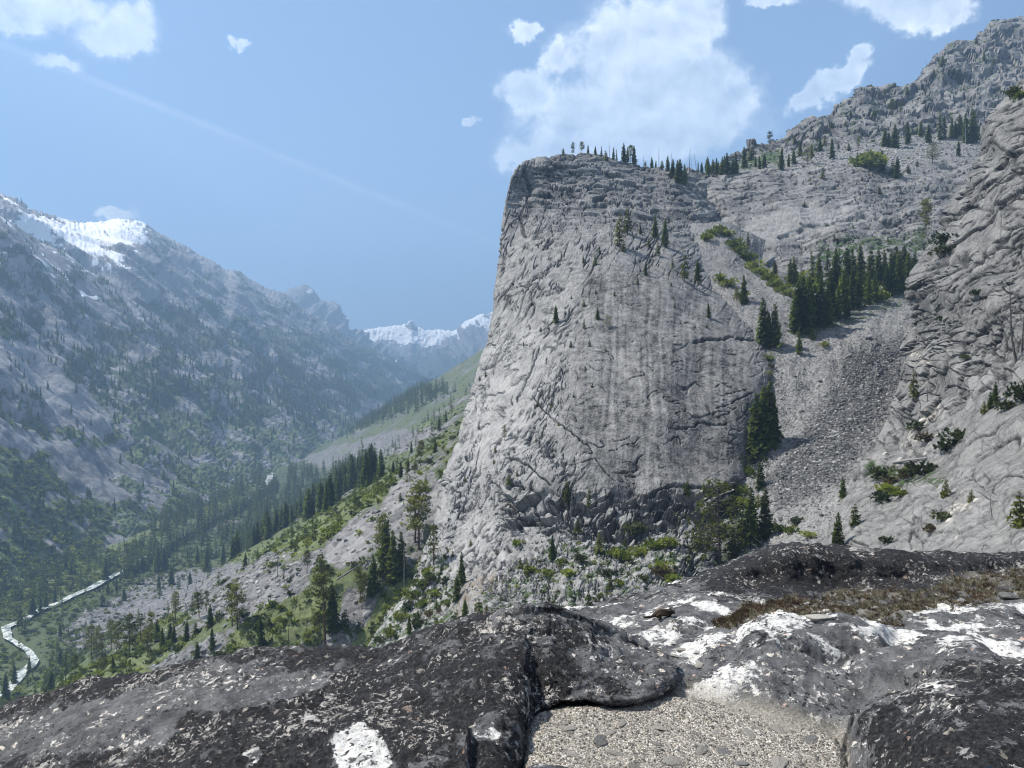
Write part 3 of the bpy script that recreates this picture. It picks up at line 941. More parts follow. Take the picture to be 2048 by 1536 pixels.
# named cracks and roofs
CR = [([(1036, 800), (1052, 760), (1064, 735), (1078, 700)], 1.6, 2.0), ([(1064, 790), (1078, 812), (1100, 830), (1122, 848), (1146, 868), (1160, 882), (1180, 898)], 1.4, 1.6),
      ([(1190, 922), (1208, 944), (1230, 960)], 1.6, 2.0), ([(1385, 688), (1420, 684), (1450, 678), (1462, 670), (1490, 676), (1530, 680)], 2.0, 2.2),
      ([(1345, 862), (1390, 858), (1396, 846), (1430, 850), (1450, 852)], 1.4, 1.6), ([(1014, 920), (1036, 922), (1046, 928), (1066, 940), (1100, 972)], 1.5, 1.6),
      ([(1012, 1060), (1036, 1046), (1060, 1032), (1092, 1012), (1120, 1020)], 4.5, 4.0), ([(1016, 975), (1030, 968), (1046, 975)], 3.0, 3.0),
      ([(1300, 985), (1350, 972), (1400, 970), (1440, 978), (1470, 972)], 2.4, 2.4), ([(1090, 1062), (1160, 1050), (1200, 1040), (1240, 1034)], 3.0, 2.8),
      ([(1290, 1040), (1340, 1020), (1380, 1030)], 3.2, 3.0), ([(965, 800), (985, 792), (1010, 784)], 1.2, 1.4),
      ([(936, 985), (950, 940), (966, 900)], 1.2, 1.4), ([(1085, 905), (1100, 896), (1112, 902)], 2.6, 2.2), ([(1430, 820), (1470, 805), (1500, 790)], 1.2, 1.0),
      ([(1050, 330), (1060, 380), (1040, 430), (1046, 470)], 3.0, 2.2)]
crack = np.zeros(PX.shape, np.float32)
for pts, wd, dp in CR:
    dl = line_d(PX + 0.30 * wxn + 2.5 * perlin(PX / 9, PY / 9, 177), PY + 0.30 * wyn + 2.5 * perlin(PX / 9, PY / 9, 178), pts)
    g = np.exp(-(dl / (wd * 1.0)) ** 2)
    d_ = d_ - dp * 0.55 * g
    crack = np.maximum(crack, g)
d_ = d_ * sm(-60, 10, off + 30)
Xd = Xd + Nd * d_[..., None]
streak = fbm((PX + 6 * perlin(PX / 40, PY / 90, 180) - 0.03 * (PX - 1300) * (PY - 700) / 100) / 7.5, PY / 130, 5, 181)
white = sm(0.30, 0.75, fbm(PX / 5, PY / 55, 4, 183))
lowlit_paint = sm(250, 40, off) * sm(540, 760, PY)  # lit lower flank, painted lighter into the rock tone
tone_d = 0.55 + 0.22 * fbm(PX / 55, PY / 45, 4, 184) - 0.20 * top_w + 0.24 * lowlit_paint 
tone_d = tone_d + slab_c * (-0.20 + 0.42 * streak + 0.26 * white + 0.25 * fbm(PX / 14, PY / 20, 4, 190)) - 0.40 * crack - 0.04 * ledges  # crack shade and dark soil, both put into the colour
tone_d = tone_d + top_w * (0.24 * (it - 0.5) + 0.14 * (it2 - 0.5) - 0.25 * jt - 0.22 * g_fl_t)
tone_d = tone_d + (1 - top_w) * (1 - slab_c) * (0.10 * (il - 0.5) - 0.30 * jl * (il > 0.4) * (0.3 + 0.7 * patch) - 0.26 * jm * (im > 0.45) * patch - 0.14 * g_fl_l + 0.30 * fbm(u_l / 22, v_l / 3.0, 3, 189))
tone_d = tone_d - 0.50 * dash  # joints darkened in the colour too, for their shade and dark soil
tone_d = tone_d - slab_c * 0.22 * g_fl_b * patch - 0.25 * ledges * jb
tone_d = tone_d + 0.10 * foot + 0.10 * perlin(PX / 2.2, PY / 2.2, 185)
warm_d = 0.04 + 0.22 * slab_c * sm(0.0, 0.5, fbm(PX / 22, PY / 60, 3, 186)) + 0.25 * foot * fbm(PX / 12, PY / 12, 3, 187)
lowleft = poly(PX + wxn, PY + wyn, [(690, 1320), (800, 1170), (850, 1090), (905, 1080), (930, 1180), (900, 1320)], 26)
veg_d = 0.04 + 0.42 * lowleft + 0.36 * foot + 0.30 * fbm(PX / 26, PY / 16, 4, 188) * (foot + 0.25) + 0.12 * ledges + 0.20 * crack * sm(600, 700, PY)
soil_d = 0.04 + 0.22 * lowleft + 0.55 * poly(PX + wxn, PY + wyn, [(900, 1230), (930, 1150), (1000, 1130), (1010, 1165), (950, 1220), (920, 1250)], 26) + 0.16 * foot
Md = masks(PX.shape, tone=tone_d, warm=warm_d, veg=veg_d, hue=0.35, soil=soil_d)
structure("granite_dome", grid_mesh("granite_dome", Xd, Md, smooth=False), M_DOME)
register('dome', Xd)

# ------------------------------------------------------------------ scree gully
GR = [
 [(1360,452,356),(1405,446,352),(1440,444,350),(1490,460,352),(1530,480,356)],
 [(1340,512,315),(1390,502,318),(1440,500,320),(1490,512,325),(1530,530,332)],
 [(1400,572,288),(1450,560,290),(1500,560,295),(1560,560,300),(1680,560,314)],
 [(1460,632,262),(1515,620,262),(1580,615,265),(1690,610,275),(1880,590,298)],
 [(1490,706,238),(1540,700,238),(1620,690,240),(1730,662,248),(1880,640,265)],
 [(1500,800,214),(1550,800,214),(1630,795,213),(1720,780,214),(1870,760,222)],
 [(1470,906,196),(1520,900,194),(1590,895,190),(1680,880,185),(1810,870,184)],
 [(1450,1002,180),(1500,1000,176),(1560,995,170),(1630,985,162),(1750,975,152)],
 [(1420,1082,164),(1470,1080,160),(1530,1075,152),(1600,1065,142),(1710,1055,130)],
 [(1370,1182,142),(1440,1180,138),(1500,1170,130),(1570,1160,120),(1690,1150,106)]]
Xg2, PXs, PYs, _ = net(GR, 300, 200)
Ns = normals(Xg2)
c1, c2, cid = cells(PXs / 4.2, PYs / 3.4, 190)
ds = 0.3 * np.clip((c2 - c1) * 1.6, 0, 0.8) * (0.3 + cid) + 1.4 * fbm(PXs / 40, PYs / 30, 4, 191) 
Xg2 = Xg2 + Ns * ds[..., None]
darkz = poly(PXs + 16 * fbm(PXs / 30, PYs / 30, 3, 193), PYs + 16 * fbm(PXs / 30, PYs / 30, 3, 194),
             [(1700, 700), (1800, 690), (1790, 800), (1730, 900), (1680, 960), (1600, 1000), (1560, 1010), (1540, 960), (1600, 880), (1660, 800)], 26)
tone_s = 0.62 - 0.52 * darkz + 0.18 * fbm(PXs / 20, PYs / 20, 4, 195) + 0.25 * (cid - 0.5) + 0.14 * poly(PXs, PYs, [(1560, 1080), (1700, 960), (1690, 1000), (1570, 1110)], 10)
warm_s = 0.05 + 0.2 * fbm(PXs / 14, PYs / 14, 3, 196) * (1 - darkz)
veg_s = 0.08 + 0.40 * poly(PXs, PYs, [(1560, 600), (1860, 540), (1860, 600), (1600, 690)], 16) + 0.45 * poly(PXs, PYs, [(1400, 1010), (1490, 960), (1530, 1050), (1500, 1140), (1380, 1150)], 20) \
    + 0.35 * poly(PXs, PYs, [(1470, 690), (1560, 690), (1540, 800), (1480, 800)], 12) + 0.2 * fbm(PXs / 18, PYs / 18, 3, 197)
Ms = masks(PXs.shape, tone=tone_s, warm=warm_s, veg=veg_s, hue=0.45, soil=0.03 + 0.3 * poly(PXs, PYs, [(1540, 690), (1640, 650), (1660, 670), (1560, 720)], 10))
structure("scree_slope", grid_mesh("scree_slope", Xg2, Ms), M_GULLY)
register('scree', Xg2)

# ------------------------------------------------------------------ near buttress on the right
BR = [
 [(2150,130,260),(2090,118,215),(2130,105,205),(2200,90,200),(2280,75,200),(2360,60,200)],
 [(2100,215,255),(2020,182,212),(2060,180,195),(2140,170,185),(2250,160,180),(2360,150,180)],
 [(2060,275,250),(1965,262,208),(2010,260,188),(2090,250,172),(2220,240,165),(2360,240,165)],
 [(2030,350,245),(1928,345,202),(1975,342,180),(2060,340,160),(2200,335,150),(2360,330,150)],
 [(1990,460,240),(1880,452,196),(1935,450,170),(2030,450,147),(2180,445,135),(2360,440,132)],
 [(1935,560,235),(1827,555,190),(1890,555,160),(2000,555,135),(2160,550,120),(2360,550,115)],
 [(1920,660,230),(1813,655,185),(1880,655,153),(1990,655,126),(2150,650,110),(2360,650,102)],
 [(1910,740,225),(1812,740,176),(1880,740,143),(1990,740,117),(2150,740,100),(2360,740,92)],
 [(1870,830,220),(1786,828,168),(1860,828,134),(1980,828,107),(2140,830,90),(2360,830,80)],
 [(1820,910,200),(1740,905,152),(1830,905,122),(1960,908,97),(2130,910,80),(2360,910,70)],
 [(1770,990,185),(1690,985,138),(1790,985,110),(1930,990,87),(2120,990,70),(2360,990,60)],
 [(1730,1060,170),(1655,1055,125),(1760,1060,98),(1910,1065,77),(2110,1070,60),(2360,1070,50)],
 [(1690,1150,155),(1610,1150,112),(1720,1160,86),(1880,1165,66),(2100,1170,48),(2360,1170,40)]]
Xb, PXb, PYb, Db = net(BR, 600, 380)
Nb_ = normals(Xb)
a = math.radians(33)
wb = 10 * fbm(PXb / 50, PYb / 50, 3, 200)
ub, vb = PXb * math.cos(a) - PYb * math.sin(a) + wb, PXb * math.sin(a) + PYb * math.cos(a) + wb
b1, ib1, g_b1 = flakes(ub / 62, vb / 26, 201, 0.55, 0.5)
b2, ib2, g_b2 = flakes(ub / 30, vb / 11, 204, 0.6, 0.5)
upb = sm(760, 560, PYb)
blocky = poly(PXb + wb, PYb + wb, [(1800, 620), (1900, 640), (2048, 640), (2048, 740), (1960, 800), (1900, 850), (1760, 960), (1700, 960), (1780, 820)], 26)
cb1, cb2, cbi = cells(ub / 26, vb / 17, 206)
lowslab = sm(800, 900, PYb) * (1 - blocky)
joints = np.exp(-((cb2 - cb1) / 0.07) ** 2)
cl1, cl2, cli = cells((ub + 4 * perlin(ub / 12, vb / 12, 215)) / 85, (vb + 4 * perlin(ub / 12, vb / 12, 216)) / 52, 209)
bigj = np.exp(-((cl2 - cl1) / 0.035) ** 2)
db = upb * (b1 * 2.2 - 2.6 * g_b1 + b2 * 0.8 - 0.9 * g_b2) + blocky * (1.5 * (cbi - 0.3) - 1.2 * joints + 0.7 * b2 - 0.5 * g_b2) + lowslab * (0.45 * b1 - 0.35 * g_b2 + 0.8 * (cli - 0.5) - 1.0 * bigj + 0.25 * b2)
pat_b = sm(-0.1, 0.3, fbm(PXb / 90, PYb / 70, 3, 219))
e1, ie1, je1 = facets(ub / 110, vb / 36, 270, 1.7, 0.10)
e2, ie2, je2 = facets(ub / 40, vb / 12, 273, 1.5, 0.10)
e3, ie3, je3 = facets(ub / 30, (vb + 0.4 * ub) / 20, 276, 1.5, 0.08)
db = upb * (e1 * 0.75 - 0.3 * je1 + pat_b * (e2 * 0.28 - 0.15 * je2)) + blocky * (e3 * 0.8 + e2 * 0.25 - 0.7 * je3) + lowslab * (0.16 * e1 - 0.2 * je1 - 0.25 * bigj + 0.06 * e2)
kb = np.maximum(dashes(ub / 60, vb / 13, 304, 0.11) * (upb + 0.4 * lowslab), dashes(ub / 120, vb / 40, 308, 0.065))
kb = np.maximum(kb, dashes((ub + 0.35 * vb) / 30, vb / 8, 318, 0.13) * upb * (0.3 + 0.7 * pat_b))
kb = np.maximum(kb, 0.9 * dashes(vb / 18, (ub - 0.5 * vb) / 34, 322, 0.05) * (upb + blocky))
kb = np.maximum(kb, dashes(vb / 34, ub / 30, 312, 0.05) * (lowslab + blocky))
db = db - 1.25 * kb * (0.45 + 0.55 * upb)
scale_b = np.clip(Db / 150, 0.45, 1.3)
db = (db + 2.2 * fbm(PXb / 110, PYb / 110, 2, 207) ) * scale_b
Xb = Xb + Nb_ * db[..., None]
gap = np.clip(1 - b1 / 0.10, 0, 1) * upb
tone_b = 0.46 - 0.04 * upb + 0.22 * fbm(PXb / 45, PYb / 45, 4, 210) + 0.12 * lowslab - 0.14 * bigj * lowslab + (upb + 0.5 * lowslab) * (0.16 * (ie1 - 0.5) - 0.26 * je1 - 0.10 * je2 * pat_b + 0.10 * (ie2 - 0.5) ) + blocky * (0.3 * (ie3 - 0.5) - 0.3 * je3) - 0.66 * kb + 0.16 * perlin(PXb / 3, PYb / 3, 211)  # gaps between flakes darkened in the tone, painted shade with some soil
light_spots = poly(PXb + 2 * wb, PYb + 2 * wb, [(1830, 830), (1890, 800), (1900, 830), (1860, 880), (1810, 920), (1790, 900)], 12)
light_spots = np.maximum(light_spots, poly(PXb + 2 * wb, PYb + 2 * wb, [(1860, 1050), (1900, 1000), (1960, 980), (1960, 1010), (1900, 1060), (1880, 1075)], 12))
light_spots = np.maximum(light_spots, 0.9 * poly(PXb + 2 * wb, PYb + 2 * wb, [(1815, 690), (1850, 690), (1880, 740), (1850, 750), (1820, 730)], 12))
warm_b = 0.02 + 0.42 * light_spots + 0.18 * fbm(PXb / 18, PYb / 18, 4, 212) * (0.5 + blocky)
veg_b = 0.02 + 0.30 * blocky * sm(0.0, 0.5, fbm(PXb / 22, PYb / 22, 3, 213)) + 0.45 * poly(PXb + wb, PYb + wb, [(1730, 930), (1800, 930), (1900, 930), (1880, 970), (1790, 975), (1730, 960)], 12)
soil_b = 0.02 + 0.34 * poly(PXb + wb, PYb + wb, [(1730, 930), (1900, 920), (1900, 980), (1780, 990)], 20) + 0.12 * blocky
Mb = masks(PXb.shape, tone=tone_b, warm=warm_b, veg=veg_b, hue=0.25, soil=soil_b)
structure("rock_buttress", grid_mesh("rock_buttress", Xb, Mb, smooth=False), M_BUTT)
register('butt', Xb)


# ------------------------------------------------------------------ the lichen-covered ledge underfoot
def lichen_mat(name, black, pale, seed):
    mt, nb, bs = new_mat(name)
    co = nb.vm('ADD', nb.objco(), (seed * 3.1, seed * 1.7, seed * 2.3))
    big = nb.noise(co, 1.3, 3, 0.5)
    base = nb.noise(co, 9.0, 8, 0.68)
    col = nb.mix(nb.ss(base, 0.3, 0.7), (0.040, 0.041, 0.043), (0.165, 0.166, 0.168))
    gr = nb.noise(co, 150.0, 4, 0.7)
    col = nb.mix(nb.ss(gr, 0.56, 0.70, 0.0, 0.55), col, (0.34, 0.34, 0.335))
    col = nb.mix(nb.ss(gr, 0.44, 0.32, 0.0, 0.75), col, (0.022, 0.022, 0.024))
    # sheets of pale crust lichen
    wb_ = nb.vm('ADD', co, nb.vm('SCALE', nb.vm('SUBTRACT', nb.noise(co, 22.0, 4, 0.65, color=True), (0.5, 0.5, 0.5)), scale=0.075))
    pn_ = nb.noise(wb_, 3.6, 7, 0.66)
    pm = nb.ss(nb.add(nb.add(pn_, nb.mul(nb.sub(big, 0.5), 0.25)), nb.mul(nb.attr('pale'), 0.45)), 0.665 - pale, 0.70 - pale)
    pm = nb.mul(pm, nb.ss(nb.noise(co, 70.0, 4, 0.7), 0.30, 0.42))
    pc = nb.mix(nb.ss(nb.noise(co, 30.0, 5, 0.7), 0.35, 0.65), (0.46, 0.455, 0.44), (0.84, 0.83, 0.79))
    col = nb.mix(pm, col, pc)
    # cream and pinkish rosettes
    vn = nb.new('ShaderNodeTexVoronoi', feature='F1')
    nb.put(vn.inputs['Vector'], wb_)
    vn.inputs['Scale'].default_value = 24.0
    sep = nb.new('ShaderNodeSeparateColor')
    nb.l.new(vn.outputs['Color'], sep.inputs[0])
    ros = nb.mul(nb.ss(vn.outputs['Distance'], nb.lin(sep.outputs[1], 0, 1, 0.15, 0.45), nb.lin(sep.outputs[1], 0, 1, 0.08, 0.38)), nb.ss(sep.outputs[0], 0.66, 0.70))
    ros = nb.mul(ros, nb.ss(nb.noise(co, 48.0, 6, 0.75), 0.42, 0.54))
    rc = nb.mix(nb.ss(sep.outputs[2], 0.45, 0.60), (0.66, 0.61, 0.52), nb.mix(nb.ss(sep.outputs[2], 0.90, 0.95), (0.70, 0.68, 0.64), (0.62, 0.43, 0.33)))
    fl1 = nb.noise(wb_, 42.0, 6, 0.7, 0.4)
    fleck = nb.ss(nb.add(fl1, nb.mul(nb.sub(pn_, 0.5), 0.6)), 0.605, 0.635)
    # black rock-tripe crust
    bn = nb.noise(wb_, 8.5, 9, 0.70, 0.3)
    bn = nb.add(nb.mul(bn, 0.60), nb.mul(nb.noise(wb_, 34.0, 6, 0.72), 0.40))
    bm = nb.ss(nb.add(nb.add(bn, nb.mul(nb.sub(big, 0.5), 0.3)), nb.mul(nb.attr('black'), 0.55)), 0.60 - black, 0.63 - black)
    bl = nb.mix(nb.ss(nb.noise(co, 60.0, 4, 0.7), 0.35, 0.65), (0.010, 0.010, 0.0115), (0.046, 0.046, 0.049))
    col = nb.mix(bm, col, bl)
    col = nb.mix(nb.mul(ros, nb.lin(bm, 0, 1, 0.95, 0.55)), col, rc)
    col = nb.mix(nb.mul(fleck, 0.85), col, nb.mix(nb.ss(pn_, 0.4, 0.6), (0.74, 0.73, 0.70), (0.66, 0.625, 0.57)))
    # round black spots on the pale sheets
    v2 = nb.voro(wb_, 34.0)
    sp = nb.ss(v2, nb.lin(nb.noise(co, 5.0, 2, 0.5), 0.35, 0.65, 0.10, 0.34), nb.lin(nb.noise(co, 5.0, 2, 0.5), 0.35, 0.65, 0.06, 0.30))
    col = nb.mix(nb.mul(sp, 0.92), col, (0.016, 0.016, 0.018))
    col = nb.mix(nb.attr('dust'), col, nb.mix(nb.ss(nb.noise(co, 120.0, 5, 0.75), 0.35, 0.65), (0.16, 0.145, 0.12), (0.42, 0.39, 0.33)))
    nb.put(bs.inputs['Base Color'], col)
    nb.put(bs.inputs['Roughness'], 0.78)
    h = nb.add(nb.mul(base, 0.6), nb.mul(gr, 0.45))
    h = nb.add(h, nb.add(nb.mul(bm, nb.noise(co, 75.0, 4, 0.7)), nb.mul(pm, 0.25)))
    h = nb.add(h, nb.mul(nb.noise(co, 34.0, 6, 0.7), 0.9))
    nb.put(bs.inputs['Normal'], nb.bump(h, 1.0, 0.016))
    return mt


M_LICH = lichen_mat("lichen_rock_dark", 0.105, 0.03, 1.0)
M_LICH2 = lichen_mat("lichen_rock_mixed", 0.10, 0.115, 2.0)

# floor of the ledge and the hump behind it
fx = [850, 1000, 1100, 1200, 1300, 1400, 1480, 1560, 1640, 1720, 1800, 1900, 2048, 2200, 2380, 2900, 3600]


def fl(*pts):
    return np.interp(fx, [850, 1000, 1100, 1200, 1300, 1400, 1480, 1560, 1640, 1720, 1800, 1900, 2048, 2200, 2380], pts)


sk = fl(1300, 1250, 1228, 1205, 1178, 1150, 1120, 1094, 1089, 1102, 1105, 1107, 1110, 1112, 1115)
FR = [
 (sk + 170, fl(*[9.5] * 15)),
 (sk + 42, fl(5.6, 5.8, 6.0, 6.2, 6.4, 6.6, 6.7, 6.8, 6.8, 6.7, 6.7, 6.7, 6.7, 6.9, 6.9)),
 (sk + 5, fl(4.8, 5.0, 5.2, 5.4, 5.6, 5.9, 5.95, 5.95, 5.95, 5.9, 5.9, 5.9, 6.0, 6.2, 6.2)),
 (sk, fl(4.6, 4.8, 5.0, 5.2, 5.4, 5.6, 5.62, 5.6, 5.6, 5.6, 5.6, 5.7, 5.8, 6.0, 6.0)),
 (sk + 10, fl(4.55, 4.75, 4.95, 5.1, 5.25, 5.35, 5.36, 5.35, 5.36, 5.36, 5.36, 5.45, 5.6, 5.8, 5.8)),
 (fl(1308, 1260, 1240, 1220, 1197, 1176, 1170, 1170, 1174, 1172, 1166, 1154, 1146, 1146, 1146), fl(4.45, 4.55, 4.65, 4.8, 4.92, 5.0, 5.08, 5.12, 5.14, 5.14, 5.14, 5.2, 5.35, 5.5, 5.5)),
 (fl(1318, 1275, 1258, 1241, 1219, 1198, 1196, 1200, 1202, 1200, 1192, 1180, 1172, 1170, 1170), fl(4.3, 4.35, 4.42, 4.5, 4.55, 4.6, 4.63, 4.66, 4.68, 4.7, 4.72, 4.75, 4.85, 5.0, 5.0)),
 (fl(1334, 1292, 1276, 1263, 1241, 1226, 1222, 1226, 1228, 1224, 1216, 1204, 1192, 1190, 1190), fl(4.1, 4.15, 4.18, 4.2, 4.2, 4.22, 4.26, 4.3, 4.3, 4.3, 4.34, 4.4, 4.48, 4.6, 4.6)),
 (fl(1370, 1330, 1314, 1300, 1280, 1262, 1252, 1250, 1252, 1248, 1238, 1226, 1212, 1208, 1206), fl(3.8, 3.8, 3.82, 3.84, 3.86, 3.9, 3.9, 3.9, 3.95, 4.0, 4.05, 4.12, 4.2, 4.3, 4.3)),
 (fl(1410, 1372, 1354, 1340, 1322, 1304, 1290, 1286, 1292, 1290, 1282, 1270, 1262, 1260, 1260), fl(3.5, 3.5, 3.5, 3.52, 3.54, 3.56, 3.54, 3.54, 3.58, 3.62, 3.66, 3.7, 3.72, 3.8, 3.8)),
 (fl(1450, 1410, 1392, 1378, 1364, 1350, 1336, 1332, 1338, 1342, 1336, 1324, 1318, 1316, 1316), fl(3.25, 3.25, 3.26, 3.26, 3.27, 3.27, 3.24, 3.22, 3.24, 3.26, 3.24, 3.2, 3.2, 3.25, 3.25)),
 (fl(1490, 1446, 1428, 1416, 1404, 1392, 1384, 1382, 1390, 1400, 1388, 1362, 1352, 1350, 1350), fl(3.06, 3.06, 3.06, 3.06, 3.06, 3.06, 3.04, 3.0, 3.0, 3.0, 2.95, 2.82, 2.78, 2.8, 2.8)),
 (fl(1530, 1482, 1466, 1456, 1446, 1436, 1430, 1432, 1440, 1452, 1425, 1388, 1368, 1366, 1366), fl(2.88, 2.88, 2.88, 2.88, 2.88, 2.88, 2.86, 2.82, 2.82, 2.8, 2.68, 2.54, 2.48, 2.5, 2.5)),
 (fl(1580, 1536, 1522, 1514, 1506, 1500, 1496, 1498, 1504, 1514, 1476, 1440, 1426, 1424, 1424), fl(2.64, 2.64, 2.64, 2.64, 2.64, 2.64, 2.62, 2.6, 2.58, 2.55, 2.42, 2.28, 2.22, 2.25, 2.25)),
 (fl(1700, 1660, 1650, 1640, 1636, 1632, 1630, 1630, 1634, 1640, 1600, 1580, 1570, 1570, 1570), fl(2.24, 2.24, 2.24, 2.24, 2.24, 2.24, 2.22, 2.2, 2.18, 2.15, 2.05, 1.95, 1.9, 1.9, 1.9)),
]
rows = [list(zip(fx, y, d)) for y, d in FR]
Xf, PXf, PYf, Df = net(rows, 420, 860)
Nf = normals(Xf)
wx_, wy_ = Xf[..., 0], Xf[..., 1]
lump = fbm(wx_ * 3.2, wy_ * 3.2, 4, 300)
df = 0.060 * lump + 0.014 * (ridged(wx_ * 7, wy_ * 7, 4, 305) - 0.5) + 0.012 * fbm(wx_ * 18, wy_ * 18, 4, 301) + 0.004 * fbm(wx_ * 70, wy_ * 70, 2, 302)
bumpz = sm(1190, 1165, PYf) * sm(1380, 1440, PXf)
df = df + bumpz * (0.03 * ridged(wx_ * 5, Xf[..., 2] * 12, 4, 303) - 0.01)
rims = poly(PXf, PYf, [(1060, 1402), (1380, 1366), (1560, 1392), (1690, 1440), (1700, 1545), (1690, 1700), (1010, 1700), (1030, 1440)], 14)
df = df * (1 - 0.75 * rims) - 0.055 * rims
boul = poly(PXf, PYf, [(1740, 1540), (1700, 1450), (1780, 1390), (1900, 1352), (2100, 1340), (2300, 1400), (2300, 1700), (1740, 1700)], 30)
df = df + 0.03 * boul
low_rock = poly(PXf, PYf, [(1480, 1262), (1560, 1245), (1700, 1250), (1780, 1270), (1760, 1310), (1600, 1320), (1490, 1300)], 20)
df = df + 0.075 * low_rock + 0.07 * poly(PXf, PYf, [(1700, 1330), (1780, 1310), (1960, 1310), (2000, 1350), (1860, 1370), (1740, 1380)], 20)
for pts, wd, dp in [([(1560, 1312), (1640, 1322), (1740, 1318), (1850, 1300)], 4, 0.03), ([(1400, 1420), (1460, 1440), (1520, 1436)], 4, 0.02),
                    ([(1690, 1500), (1700, 1450), (1760, 1400), (1860, 1372), (1960, 1366)], 7, 0.06), ([(1230, 1300), (1290, 1310), (1340, 1340)], 4, 0.02)]:
    df = df - dp * np.exp(-(line_d(PXf, PYf, pts) / wd) ** 2)
Xf = Xf + Nf * df[..., None]
patch_gr = poly(PXf + 20 * lump, PYf + 8 * lump, [(1420, 1245), (1490, 1215), (1560, 1200), (1700, 1185), (1860, 1180), (1960, 1155), (2200, 1130), (2200, 1200), (2000, 1200), (1880, 1212), (1780, 1240), (1640, 1255), (1560, 1240), (1490, 1262)], 9)
black_a = 0.26 * bumpz + 0.10 * boul - 0.16 * sm(1190, 1230, PYf) * (1 - boul) - 0.02
pale_a = 0.16 * low_rock + 0.10 * sm(1700, 1900, PXf) * sm(1200, 1240, PYf) * sm(1330, 1290, PYf) - 0.05 * bumpz
Mf = {'black': black_a, 'pale': pale_a, 'dust': np.clip(0.95 * rims + 0.55 * patch_gr * sm(-0.3, 0.3, lump), 0, 1)}
structure("rock_ledge", grid_mesh("rock_ledge", Xf, Mf), M_LICH2)
register('ledge', Xf)

# the nearer swell of rock on the left
hx = [-900, -320, -100, 100, 300, 450, 600, 750, 900, 990, 1040, 1070, 1110, 1160, 1240, 1310, 1352]
hc = np.interp(hx, [-900, -320, -100, 0, 130, 270, 400, 520, 640, 760, 860, 960, 1040, 1120, 1180, 1240, 1310, 1352], [1700, 1520, 1450, 1420, 1371, 1346, 1311, 1295, 1287, 1291, 1256, 1221, 1206, 1214, 1238, 1268, 1302, 1330])
hD = np.interp(hx, [-900, -320, 0, 300, 600, 900, 1080, 1160, 1240, 1310, 1352], [5.0, 4.5, 4.15, 3.95, 3.85, 3.65, 3.52, 3.56, 3.64, 3.56, 3.41])
by = np.array([1950, 1780, 1740, 1700, 1680, 1670, 1660, 1650, 1640, 1620, 1585, 1440, 1408, 1402, 1402, 1388, 1362])
bD = np.array([2.7, 2.5, 2.4, 2.3, 2.25, 2.2, 2.2, 2.2, 2.22, 2.3, 2.5, 2.98, 3.02, 3.02, 3.0, 3.06, 3.24])
uy = by + np.array([90, 90, 90, 90, 90, 90, 90, 90, 80, 60, 30, 6, 6, 6, 6, 5, 3])
uD = bD + np.array([-.2, -.2, -.2, -.2, -.2, -.2, -.2, -.2, -.1, 0.05, .25, .35, .35, .3, .25, .2, .1])
hx = np.array(hx, float)
bx = hx.copy()
bx[9:13] = [1012, 1042, 1060, 1106]


def hrow(t, sag=0.0):
    x = hx + (bx - hx) * t
    y = hc + (by - hc) * t
    d = 1 / ((1 - t) / hD + t / bD) * (1 - sag)
    return list(zip(x, y, d))


HR = [list(zip(hx, hc + 420, hD + 1.9)), list(zip(hx, hc + 90, hD + 0.9)), list(zip(hx, hc + 6, hD + 0.16)), list(zip(hx, hc, hD)),
      hrow(0.07, 0.006), hrow(0.20, 0.016), hrow(0.45, 0.024), hrow(0.75, 0.018), hrow(0.92, 0.006), hrow(1.0), list(zip(bx, uy, uD))]
Xh, PXh, PYh, Dh = net(HR, 380, 700)
Nh = normals(Xh)
wx_, wy_ = Xh[..., 0], Xh[..., 1]
lump = fbm(wx_ * 2.6 + 3, wy_ * 2.6, 4, 320)
rid = ridged(wx_ * 2.2 + wy_ * 1.2, wy_ * 5.0 - wx_ * 1.5, 4, 321) - 0.5
crust = ridged(wx_ * 9 + 3 * lump, wy_ * 9, 4, 325) - 0.5
dh = 0.040 * lump + 0.028 * rid + 0.020 * crust + 0.012 * fbm(wx_ * 22, wy_ * 22, 4, 322) + 0.006 * fbm(wx_ * 60, wy_ * 60, 3, 323)
for pts, wd, dp in [([(278, 1475), (320, 1440), (365, 1412)], 4, 0.035), ([(0, 1490), (120, 1470), (260, 1478)], 5, 0.02), ([(380, 1432), (500, 1430), (640, 1400)], 6, 0.03),
                    ([(1180, 1290), (1230, 1300), (1262, 1340), (1280, 1362)], 5, 0.02), ([(940, 1475), (935, 1536), (930, 1600)], 5, 0.05)]:
    dh = dh - dp * np.exp(-(line_d(PXh, PYh, pts) / wd) ** 2)
Xh = Xh + Nh * dh[..., None]
grey = poly(PXh + 40 * lump, PYh + 20 * lump, [(60, 1440), (300, 1370), (420, 1330), (560, 1340), (640, 1350), (560, 1410), (380, 1432), (330, 1480), (100, 1500), (-100, 1540), (-100, 1480)], 22)
grey = np.maximum(grey, 0.8 * poly(PXh + 30 * lump, PYh + 20 * lump, [(1150, 1300), (1220, 1290), (1250, 1340), (1190, 1350)], 14))
tip = sm(1190, 1290, PXh - 0.35 * (PYh - 1300))
grey = np.maximum(grey, 0.9 * tip)
pale_h = 0.6 * poly(PXh + 20 * lump, PYh + 14 * lump, [(655, 1480), (700, 1440), (760, 1470), (790, 1540), (680, 1560)], 12) + 0.45 * poly(PXh + 10 * lump, PYh + 10 * lump, [(475, 1500), (520, 1488), (530, 1520), (490, 1535)], 8) \
    + 0.4 * poly(PXh + 20 * lump, PYh + 14 * lump, [(900, 1440), (980, 1420), (1010, 1470), (920, 1480)], 12) + 0.35 * poly(PXh, PYh, [(1150, 1292), (1200, 1288), (1215, 1305), (1165, 1310)], 8) - 0.03
